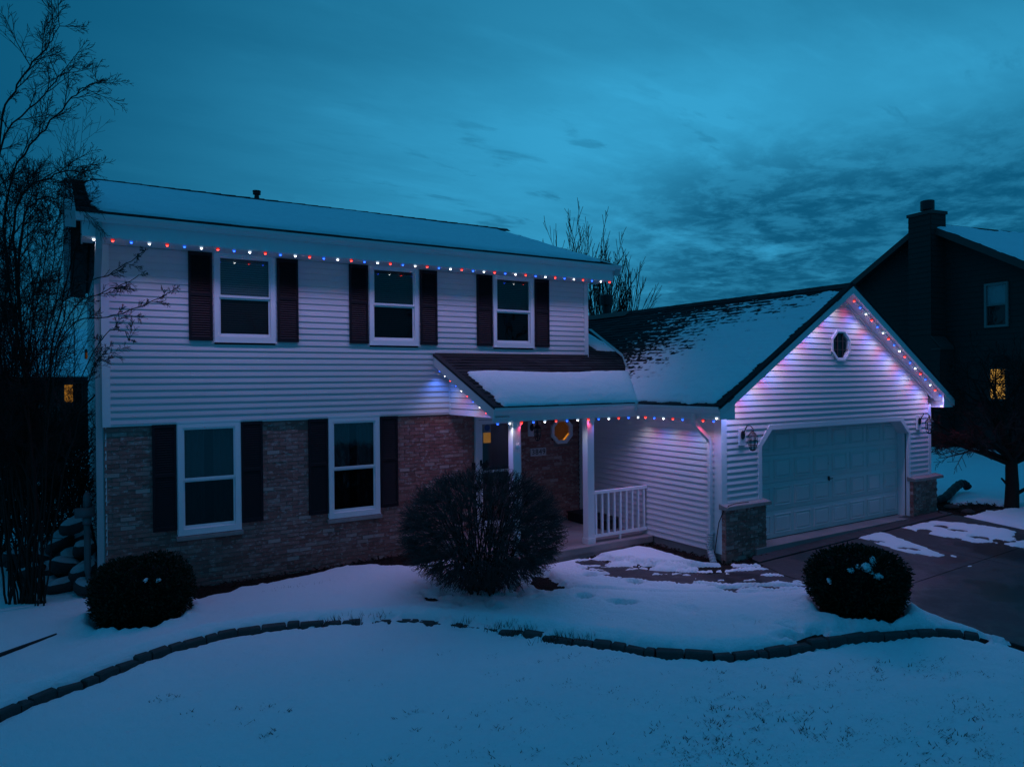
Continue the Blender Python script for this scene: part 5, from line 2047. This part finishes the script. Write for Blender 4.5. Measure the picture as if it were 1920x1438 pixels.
# ---- low spreading tree at the right edge
def right_tree():
    rg = np.random.default_rng(21)
    b = on_ground(1897, 955)
    t = empty('bare_tree', 'low spreading bare tree with a thick trunk at the right edge', 'tree', tuple(b))
    tw, big = Twigs(), Twigs()
    trunk = [(0, 0, -.15), (.0, 0, .1), (.03, 0, .5), (.0, 0, .9), (.02, 0, 1.15)]
    big.tube(np.array(trunk), .155, .105, 10)
    right = np.array([CR[0], CR[1], 0])
    fw = np.array([CF[0], CF[1], 0])
    cfg = dict(seg=.16, wander=.10, up=.16, rmin=.0055, kids=[6, 8, 7], start=.2, angle=(25, 60), ratio=(.38, .62), levels=3)
    for k in range(11):
        a = 2 * math.pi * k / 11 + rg.uniform(-.2, .2)
        d = right * math.cos(a) * 1.0 + fw * math.sin(a) * .7 + np.array([0, 0, rg.uniform(.15, .75)])
        grow(tw, rg, (0, 0, rg.uniform(.95, 1.12)), d, rg.uniform(1.5, 2.1), .06, 3, cfg, big)
    for k in range(5):
        a = 2 * math.pi * k / 5
        d = right * math.cos(a) * .45 + fw * math.sin(a) * .45 + np.array([0, 0, 1.0])
        grow(tw, rg, (0, 0, 1.1), d, rg.uniform(2.0, 2.6), .06, 3, cfg, big)
    big.tube(np.array([(0, 0, .28), right * .25 + (0, 0, .42), right * .7 + (0, 0, .66)]), .05, .03, 6)
    big.tube(np.array([(0, 0, .52), -right * .13 + (0, 0, .58), -right * .22 + (0, 0, .68)]), .035, .02, 6)
    big.build('trunk', M['bark'], t)
    tw.build('crown', M['twig'], t, kind='stuff')


right_tree()


# ---- round clipped twiggy bush before the porch
def round_bush():
    rg = np.random.default_rng(2)
    cx, cy = 4.77, -2.84
    z0 = float(G(cx, cy))
    t = empty('round_bush', 'large round leafless bush of fine twigs in front of the porch', 'bush', (cx, cy, z0))
    tw, big = Twigs(), Twigs()
    c = np.array([0, 0, .95])
    rad = np.array([1.27, 1.27, .93])
    nodes = []

    def shell(r):
        while True:
            v = rg.normal(0, 1, 3)
            v /= np.linalg.norm(v)
            q = c + v * rad * r
            if q[2] > .10:
                return q
    roots = [np.array([rg.normal(0, .16), rg.normal(0, .16), -.05]) for _ in range(26)]
    n1 = []
    for i in range(90):
        e = shell(rg.uniform(.35, .62))
        s = roots[rg.integers(len(roots))]
        mid = s * .55 + e * .45 + rg.normal(0, .06, 3)
        mid[2] = max(mid[2] * .85, .05)
        pts = [s, s * .75 + mid * .25 + (0, 0, .05), mid, e]
        big.tube(pts, .016, .008, 5)
        n1 += pts[1:]
    n1 = np.array(n1)
    n2 = []
    for i in range(650):
        e = shell(rg.uniform(.62, .84))
        s = n1[np.argmin(np.linalg.norm(n1 - (e * .72 + c * .18 + np.array([0, 0, -.05])), axis=1) + rg.uniform(0, .06, len(n1)))]
        mid = (s + e) / 2 + rg.normal(0, .035, 3)
        tw.tube([s, mid, e], .008, .005, 4)
        n2 += [mid, e]
    n2 = np.array(n2)
    for i in range(6800):
        e = shell(rg.uniform(.86, 1.0) + .05 * rg.random() ** 3)
        dd = np.linalg.norm(n2 - (e * .84 + c * .16), axis=1)
        s = n2[np.argmin(dd + rg.uniform(0, .07, len(n2)))]
        mid = (s + e) / 2 + rg.normal(0, .026, 3)
        out = unit((e - c) / rad)
        tip = e + (out * .35 + np.array([0, 0, .35])) * rg.uniform(.01, .05) + rg.normal(0, .022, 3)
        tw.tube([s, mid, e, tip], .0042, .0024, 3)
    big.build('stems', M['bark'], t)
    tw.build('twigs', M['bushtwig'], t, kind='stuff')


round_bush()


# ---- clipped evergreens
def yew(cx, cy, rx, h, seed, label, patches):
    rg = np.random.default_rng(seed)
    z0 = float(G(cx, cy))
    t = empty('evergreen_bush', label, 'bush', (cx, cy, z0), group='clipped dark evergreen bushes')
    th, ph = np.meshgrid(np.linspace(0, 2 * math.pi, 41), np.linspace(0, math.pi, 21))

    def surf(th, ph, k):
        x, y, z = np.cos(th) * np.sin(ph), np.sin(th) * np.sin(ph), np.cos(ph)
        n = 1 + .30 * (fbm(np.cos(th) * 2.2 + 9, np.sin(th) * 2.2 + ph * 1.6 + seed, 4, seed) - .5)
        # boxy: superellipsoid
        q = (np.abs(x) ** 2.6 + np.abs(y) ** 2.6 + np.abs(z) ** 2.8) ** (-1 / 2.7)
        return np.stack([x * rx * q * n * k, y * rx * q * n * k, h * .5 + z * h * .53 * q * n * k], -1)
    P = surf(th, ph, .86)
    sheet('core', P[..., 0], P[..., 1], P[..., 2], np.ones((20, 40), bool), M['dark'], t)
    n = 15000
    a, b = rg.uniform(0, 2 * math.pi, n), np.arccos(rg.uniform(-1, 1, n))
    k = rg.uniform(.80, 1.02, n) + .04 * rg.random(n) ** 4
    Q = surf(a, b, 1.0) * 1.0
    ctr = np.array([0, 0, h * .5])
    Q = ctr + (Q - ctr) * k[:, None]
    nor = (Q - ctr)
    nor /= np.linalg.norm(nor, axis=1)[:, None]
    d = nor + rg.normal(0, .6, (n, 3)) + np.array([0, 0, .25])
    d /= np.linalg.norm(d, axis=1)[:, None]
    s = np.cross(d, rg.normal(0, 1, (n, 3)))
    s /= np.linalg.norm(s, axis=1)[:, None]
    L = rg.uniform(.03, .065, n)[:, None]
    w = L * .22
    V = np.stack([Q - d * L * .5, Q + s * w, Q + d * L * .6, Q - s * w], 1).reshape(-1, 3)
    F = np.arange(4 * n).reshape(n, 4)
    me = bpy.data.meshes.new('foliage')
    me.from_pydata(V.tolist(), [], F.tolist())
    me.materials.append(M['yew'])
    obj('foliage', me, t, kind='stuff')
    # blobs of snow caught on the top
    for (u, v, w_, h_) in patches:
        dr_ = ray(u, v)
        o = CC - np.array([cx, cy, z0 + h * .5])
        A = np.array([rx * 1.03, rx * 1.03, h * .55])
        dd, oo = dr_ / A, o / A
        bq = oo @ dd
        disc = bq * bq - (dd @ dd) * (oo @ oo - 1)
        if disc < 0:
            continue
        hit = CC + dr_ * ((-bq - math.sqrt(disc)) / (dd @ dd)) - np.array([cx, cy, z0])
        mb = MB()
        nn, mm = 10, 6
        for c_ in range(6):
            off = rg.normal(0, .55, 3) * np.array([w_, w_, h_]) if c_ else np.zeros(3)
            k_ = 1.0 if c_ == 0 else rg.uniform(.35, .75)
            base_ = len(mb.v)
            for i in range(mm + 1):
                for j in range(nn):
                    f_, g_ = math.pi * i / mm, 2 * math.pi * j / nn
                    q = k_ * (1 + .9 * (float(vnoise(np.array([i * 1.7 + u + c_]), np.array([j * 1.9 + v]), 3)[0]) - .5))
                    mb.v.append((hit[0] + off[0] + math.sin(f_) * math.cos(g_) * w_ * .75 * q, hit[1] + off[1] + math.sin(f_) * math.sin(g_) * w_ * .75 * q, hit[2] + off[2] + math.cos(f_) * h_ * q))
            for i in range(mm):
                for j in range(nn):
                    k2 = (j + 1) % nn
                    mb.f.append((base_ + i * nn + j, base_ + (i + 1) * nn + j, base_ + (i + 1) * nn + k2, base_ + i * nn + k2))
                    mb.m.append(0)
        mb.build('snow_clump', M['snow'], t, smooth=True)


yew(YEWS[0][0][0], YEWS[0][0][1], .61, .84, 12, 'wide dark clipped evergreen at the left brick corner', [(272, 1088, .032, .018), (297, 1087, .036, .022)])
yew(YEWS[1][0][0], YEWS[1][0][1], .575, .86, 14, 'round dark clipped evergreen with snow clumps beside the driveway', [(1636, 1052, .05, .05), (1622, 1064, .09, .05), (1646, 1080, .07, .035), (1595, 1070, .05, .025), (1554, 1088, .035, .03)])


# ---- dark undergrowth along the left side
def thicket(u, v, d, rx, h, seed, label):
    rg = np.random.default_rng(seed)
    b = at_depth(u, v, d)
    z0 = float(G(b[0], b[1]))
    t = empty('bare_shrub', label, 'shrub', (b[0], b[1], z0), group='leafless shrubs along the left side')
    tw = Twigs()
    big = Twigs()
    cfg = dict(seg=.2, wander=.12, up=.08, rmin=.006, kids=[7, 8], start=.12, angle=(25, 70), ratio=(.35, .65), levels=2)
    for k in range(22):
        a = rg.uniform(0, 2 * math.pi)
        e = rg.uniform(.1, .75)
        grow(tw, rg, (rg.normal(0, rx * .25), rg.normal(0, rx * .25), -.05), (math.cos(a) * e, math.sin(a) * e, 1), h * rg.uniform(.6, 1.0), .02, 2, cfg, big)
    big.build('stems', M['bark'], t)
    tw.build('twigs', M['twig'], t, kind='stuff')


thicket(20, 900, 12.5, 1.2, 2.7, 31, 'dense dark leafless shrub at the left edge of the view')
thicket(105, 880, 14.5, 1.2, 2.8, 32, 'dark leafless shrub behind the rocks near the house')
thicket(40, 860, 18, 1.6, 3.4, 33, 'dark leafless shrub before the far house on the left')
thicket(130, 850, 19, 1.5, 3.0, 34, 'dark leafless shrub beyond the rocks by the side wall')


# ---- rocks with snow caps at the left
def rock(u, v, d, sx, sy, sz, seed, label, zoff=0):
    rg = np.random.default_rng(seed)
    p = at_depth(u, v, d)
    t = empty('boulder', label, 'boulder', tuple(p), group='snow-capped boulders beside the left wall')
    th, ph = np.meshgrid(np.linspace(0, 2 * math.pi, 17), np.linspace(0, math.pi, 10))
    x, y, z = np.cos(th) * np.sin(ph), np.sin(th) * np.sin(ph), np.cos(ph)
    q = (np.abs(x) ** 3 + np.abs(y) ** 3 + np.abs(z) ** 3) ** (-1 / 3)
    n = 1 + .35 * (fbm(np.cos(th) * 1.7 + seed, np.sin(th) * 1.7 + ph * 1.3, 3, seed) - .5)
    X, Y, Z = x * q * n * sx, y * q * n * sy, z * q * n * sz * .8
    Z = Z + X * rg.uniform(-.45, .45) + Y * rg.uniform(-.3, .2)
    sheet('stone', X, Y, Z, np.ones((9, 16), bool), M['rock'], t, smooth=False)
    m = np.ones((9, 16), bool)
    m[3:, :] = False
    Z2 = Z + .028 * np.clip(np.cos(ph), 0, 1) - .05 * np.clip(ph - .55 - .3 * (fbm(th * 2, ph * 2 + seed, 2, seed) - .5), 0, 1)
    sheet('snow_cap', X * 1.0, Y * 1.0, Z2, m, M['snowshade'], t)


ROCKS = [(140, 985, 11.6, .22, .2, .14), (112, 1020, 11.8, .2, .2, .14), (158, 1030, 11.4, .16, .2, .16), (82, 1045, 11.8, .22, .2, .15), (122, 1062, 11.2, .22, .2, .15), (155, 1072, 11.0, .2, .2, .14), (60, 1075, 11.3, .2, .22, .15), (120, 1098, 10.9, .24, .2, .13), (165, 1100, 10.7, .18, .2, .12), (85, 1100, 11.0, .2, .2, .14), (30, 1050, 11.9, .22, .2, .16), (140, 1050, 11.6, .24, .24, .2), (100, 1075, 11.5, .24, .24, .22), (130, 1020, 12.0, .3, .3, .3)]
RL = ['boulder topmost of the pile by the side wall', 'boulder below the topmost one', 'tilted boulder against the wall pipe', 'boulder at the left of the middle row', 'boulder in the middle of the pile', 'boulder beside the pipe elbow', 'boulder at the lower left of the pile', 'broad boulder at the foot of the pile', 'small boulder at the foot of the downspout', 'boulder low in the pile beside the tree stems', 'boulder at the outer left end of the pile', 'shadowed boulder in the heart of the pile', 'shadowed boulder behind the lower row', 'large shadowed boulder at the back of the pile']
for i, (a_, lab) in enumerate(zip(ROCKS, RL)):
    rock(*a_, seed=50 + i, label='snow-capped ' + lab)

# ---- pipework at the left corner
pp = empty('utility_pipe', 'pale plastic pipe with an elbow at the foot of the left wall', 'pipe', (-0.22, .30, .2))
MB().tube([(0, 0, 1.12), (0, 0, .42), (.01, -.01, .32), (.05, -.06, .25), (.14, -.18, .22)], .045, 12).build('pipe', M['pipeshade'], pp, smooth=True)
MB().lathe((0, 0, 1.12), [(.06, 0), (.06, .10), (.045, .10)], 12).tube([(-.16, -.02, 1.30), (.10, -.02, 1.30)], .075, 12).lathe((0, 0, 1.38), [(.05, 0), (.05, .16), (.02, .22)], 10).build('meter', M['pipeshade'], pp, smooth=True)
# black corrugated drain pipe and stones by the right pier
dp = MB()
pts, rad = [], []
q0, q1, q2, q3 = on_ground(1745, 946), on_ground(1770, 942), on_ground(1786, 935), on_ground(1800, 930)
ctrl = [q0 + (0, 0, .06), q1 + (0, 0, .08), q2 + (0, 0, .20), q3 + (0, 0, .30), q3 + (.12, -.05, .30), q3 + (.20, -.08, .20)]
ctrl = chaikin(ctrl, 2)
rad = [.085 + .012 * (i % 2) for i in range(len(ctrl))]
dp.tube(ctrl, rad, 10)
dp.build('drain_pipe', M['rubber'], label='black corrugated drain pipe curving out of the snow by the right pier', category='pipe')
for i, (u, v, w_) in enumerate(((1785, 953, .20), (1815, 962, .16), (1868, 962, .14))):
    p = on_ground(u, v)
    rg = np.random.default_rng(80 + i)
    th, ph = np.meshgrid(np.linspace(0, 2 * math.pi, 13), np.linspace(0, math.pi, 8))
    n = 1 + .3 * (fbm(np.cos(th) + i * 7, np.sin(th) + ph, 2, i) - .5)
    sheet('bed_stone', np.cos(th) * np.sin(ph) * w_ * n, np.sin(th) * np.sin(ph) * w_ * .7 * n, np.cos(ph) * .06 * n, np.ones((7, 12), bool), M['rock'], loc=p + (0, 0, .03),
          label=('flat stone in the dark bed nearest the right pier', 'flat stone in the dark bed along the driveway edge', 'flat stone in the dark bed below the tree trunk')[i], category='stone')

# ================================================================== the neighbours
def neighbour_right():
    a = R(-10)
    N0 = at_depth(1764, 845, 27.0)
    h = empty('house', 'dark brown house with a sided chimney and one lit window beyond the garage', 'house', tuple(N0), rz=a)
    # local: x into the house (along its ridge), y along the gable wall (away from the street), z up from the chimney foot
    z = lambda w_: w_ - N0[2]
    wx = .72
    yA, ap, sl_ = .95, 9.42, .56
    y0, y1 = yA - 4.3, yA + 4.3
    ev = ap - .12 - sl_ * 4.3
    b = MB()
    b.prism([(wx + .06, y0, z(0)), (wx + .06, y1, z(0)), (wx + .06, y1, z(ev)), (wx + .06, yA, z(ap - .12)), (wx + .06, y0, z(ev))], (9.5, 0, 0))
    wall = b.build('wall', M['darksiding'], h)
    # siding courses
    k = 0
    zz = .7
    me = board_dark()
    wins = [(-2.05, -1.2, 5.14, 6.74), (-2.02, -1.32, 2.49, 3.70)]
    while zz < ap - .3:
        t = (ap - .14 - zz - .2) / sl_
        lo, hi = max(y0, yA - t), min(y1, yA + t)
        sp = [(lo, hi)]
        for (p, q, za, zb) in wins + [(0.0, 1.65, 0, 4.6), (.35, 1.31, 4.6, 12)]:
            if zb > zz and za < zz + .2:
                nw = []
                for (s, e) in sp:
                    if q <= s or p >= e:
                        nw.append((s, e))
                    else:
                        if p - s > .02:
                            nw.append((s, p))
                        if e - q > .02:
                            nw.append((q, e))
                sp = nw
        for s, e in sp:
            if e - s > .05:
                obj('siding_board', me, wall, (wx + .06, e, z(zz)), -math.pi / 2, (e - s, 1, 1))
        zz += .2
    # chimney chase
    c = MB()
    c.box((0, 0, z(.2)), (wx + .03, 1.65, z(4.42))).hexa([(0, 0, z(4.42)), (wx + .03, 0, z(4.42)), (wx + .03, 1.65, z(4.42)), (0, 1.65, z(4.42)), (0, .35, z(4.85)), (wx + .03, .35, z(4.85)), (wx + .03, 1.31, z(4.85)), (0, 1.31, z(4.85))])
    c.box((0, .35, z(4.85)), (wx + .1, 1.31, z(9.62)))
    ch = c.build('chimney', M['darksiding'], h)
    MB().box((-.05, .30, z(9.62)), (wx + .14, 1.36, z(9.74))).build('chimney_cap', M['darktrim'], ch)
    MB().box((-.03, -.03, z(4.40)), (wx, .35, z(4.46))).hexa([(-.03, -.03, z(4.46)), (wx, -.03, z(4.46)), (wx, .36, z(4.90)), (-.03, .36, z(4.90)), (-.03, -.03, z(4.50)), (wx, -.03, z(4.50)), (wx, .36, z(4.94)), (-.03, .36, z(4.94))]).build('shoulder_flashing', M['darktrim'], ch)
    MB().lathe((.40, .80, z(9.74)), [(.15, 0), (.15, .12), (.25, .12), (.25, .46), (.22, .48)], 16).build('flue', M['iron'], ch)
    zz = .6
    i = 0
    while zz < 9.5:
        lo, hi = (0.0, 1.65) if zz < 4.25 else (.35, 1.31)
        if not 4.2 < zz < 4.9:
            obj('siding_board', me, ch, (0, hi, z(zz)), -math.pi / 2, (hi - lo, 1, 1))
            obj('siding_board', me, ch, (0.0, lo, z(zz)), 0, (wx if zz < 4.3 else wx + .06, 1, 1))
        zz += .2
    # roof
    ov = .45
    r = MB()
    for sgn in (-1, 1):
        ye = yA + sgn * 4.75
        ze = ap - sl_ * 4.75
        q = [(wx - ov, yA, z(ap - .1)), (wx - ov, ye, z(ze - .1)), (wx - ov, ye, z(ze)), (wx - ov, yA, z(ap))]
        r.prism(q, (10.4, 0, 0))
    rf = r.build('roof', M['shingle'], h)
    bd = MB()
    for sgn in (-1, 1):
        ye = yA + sgn * 4.75
        ze = ap - sl_ * 4.75
        bd.prism([(wx - ov - .03, yA, z(ap - .26)), (wx - ov - .03, ye, z(ze - .26)), (wx - ov - .03, ye, z(ze - .01)), (wx - ov - .03, yA, z(ap - .01))], (.03, 0, 0))
    bd.build('rake_board', M['darktrim'], h)
    # snow on the street side of the roof
    ls = math.hypot(1, sl_)
    A, B = np.meshgrid(np.arange(0, 9.9, .1), np.arange(0, 5.4, .1))
    s = np.minimum(A - .14 + .4 * (fbm(A * 2, B * 2, 4, 5) - .5), B - .14 + .5 * (fbm(A * 2.5, B * 3, 4, 8) - .5) - .25 * (fbm(A * 2.2, B * .2, 2, 9) - .2))
    hgt = .06 * np.sqrt(np.clip(s, 0, .2) / .2) - .02 * (s < 0)
    X = wx - ov + A
    Y = yA - B / ls - hgt * sl_ / ls
    Z = z(ap) - B * sl_ / ls + hgt / ls
    sc = np.maximum.reduce([s[:-1, :-1], s[1:, :-1], s[:-1, 1:], s[1:, 1:]])
    sheet('roof_snow', X[:, ::-1], Y[:, ::-1], Z[:, ::-1], (sc > 0)[:, ::-1], M['snow'], h, kind='stuff')
    # windows
    for (p, q, za, zb), lit in zip(wins, (False, True)):
        f = MB().box((wx - .02, p, z(za)), (wx + .06, p + .08, z(zb))).box((wx - .02, q - .08, z(za)), (wx + .06, q, z(zb))).box((wx - .02, p + .08, z(za)), (wx + .06, q - .08, z(za) + .08)).box((wx - .02, p + .08, z(zb) - .08), (wx + .06, q - .08, z(zb))).box((wx - .005, p + .08, z((za + zb) / 2) - .02), (wx + .05, q - .08, z((za + zb) / 2) + .02))
        w_ = f.build('window', M['darktrim'] if lit else M['pvc2'], h, label='lit yellow window' if lit else 'unlit upper window')
        pn = MB().add([(wx + .03, q - .08, z(za) + .08), (wx + .03, p + .08, z(za) + .08), (wx + .03, p + .08, z(zb) - .08), (wx + .03, q - .08, z(zb) - .08)], [(0, 1, 2, 3)]).build('pane', M['lit'] if lit else M['glass'], w_)
        if not lit:
            MB().box((wx + .05, p + .08, z((za + zb) / 2)), (wx + .056, q - .08, z(zb) - .08)).build('blind', M['blind'], w_)
        else:
            sm = MB()
            zq = za + .1
            while zq < zb - .1:
                sm.box((wx + .02, p + .08, z(zq)), (wx + .026, q - .08, z(zq) + .012))
                zq += .06
            sm.build('slat', M['darktrim'], w_, kind='stuff')


def board_dark():
    mb = MB()
    mb.add([(0, -.02, 0), (1, -.02, 0), (1, -.003, .2), (0, -.003, .2), (0, 0, 0), (1, 0, 0)], [(0, 1, 2, 3), (4, 5, 1, 0)])
    return mb.mesh('siding_board', M['darksiding'])


M['pvc2'] = plain('tan_window_frame', (0.20, 0.18, 0.17), 0.6, 0.1, 4)
neighbour_right()


def neighbour_left():
    D = 34.0
    p = at_depth(150, 715, D)
    o = np.array([p[0], p[1], float(G(p[0], p[1])) - .3])
    # long wall faces the camera; local x to the right
    h = empty('house', 'dim distant house with snowy roof and lit window beyond the left tree', 'house', tuple(o), rz=-_y)
    z = lambda v, u=100: float(at_depth(u, v, D)[2] - o[2])
    X = lambda u: (u - 150) / CAM['f'] * D
    we, re_ = z(712), z(612)
    MB().box((X(-400), 0, -.5), (X(215), 8, we)).build('wall', M['darksiding'], h)
    r = MB().prism([(X(-420), -.5, we - .05), (X(-420), 4, re_ - .05), (X(-420), 4, re_ + .1), (X(-420), -.5, we + .1)], (X(230) - X(-420), 0, 0)).prism([(X(-420), 4, re_ - .05), (X(-420), 8.5, we - .05), (X(-420), 8.5, we + .1), (X(-420), 4, re_ + .1)], (X(230) - X(-420), 0, 0))
    rf = r.build('roof', M['shingle'], h)
    MB().prism([(X(-420), -.45, we + .12), (X(-420), 3.7, re_ + .06), (X(-420), 3.7, re_ + .14), (X(-420), -.45, we + .2)], (X(228) - X(-420), 0, 0)).build('roof_snow', M['snow'], h, kind='stuff')
    MB().box((X(138), .9, z(676)), (X(160), 1.6, z(654))).build('dormer', M['darksiding'], h)
    MB().box((X(141), .86, z(672)), (X(156), .9, z(660))).build('dormer_window', M['amber'], h)
    f = MB().box((X(120), -.06, z(758)), (X(156), -.02, z(716))).build('window', M['darktrim'], h, label='lit patio window')
    MB().box((X(123), -.1, z(754)), (X(138), -.07, z(722))).build('pane', M['litdim'], f)
    MB().box((X(139), -.1, z(755)), (X(154), -.07, z(720))).build('pane', M['dark'], f)
    dk = MB().box((X(60), -2.6, z(785)), (X(175), -.07, z(782))).box((X(60), -2.62, z(757)), (X(175), -2.55, z(754)))
    for u in (62, 100, 138, 172):
        dk.box((X(u) - .06, -2.6, -.5), (X(u) + .06, -2.48, z(755)))
    d = dk.build('deck', M['darktrim'], h)
    sp = MB().box((-.018, -.018, 0), (.018, .018, z(757) - z(782))).mesh('baluster', M['pvc2'])
    for i in range(24):
        obj('baluster', sp, d, (X(64 + i * 4.5), -2.58, z(782)))


neighbour_left()


# ---- far treeline closing the horizon
def treeline():
    rg = np.random.default_rng(77)
    for (lab, az0, az1, dist, hh, nt) in (('dark bare trees across the street behind the viewer', 108, 190, 40, 9.0, 60), ('dark bare woods far behind the left house', -12, 24, 75, 6.0, 90), ('dark bare woods far behind the garage', 30, 72, 95, 4.2, 120)):
        tw = Twigs()
        cfg = dict(seg=1.2, wander=.08, up=.06, rmin=.03, kids=[6, 6], start=.25, angle=(18, 45), ratio=(.35, .6), levels=9)
        for k in range(nt):
            a = R(rg.uniform(az0, az1))
            d = dist * rg.uniform(.85, 1.2)
            p = (CC[0] + math.sin(a) * d, CC[1] + math.cos(a) * d, float(G(CC[0] + math.sin(a) * d, CC[1] + math.cos(a) * d)) - .2)
            grow(tw, rg, p, (0, 0, 1), hh * rg.uniform(.5, 1.0), .12, 2, cfg)
        tw.build('treeline', M['twig'], kind='stuff', label=lab)


treeline()
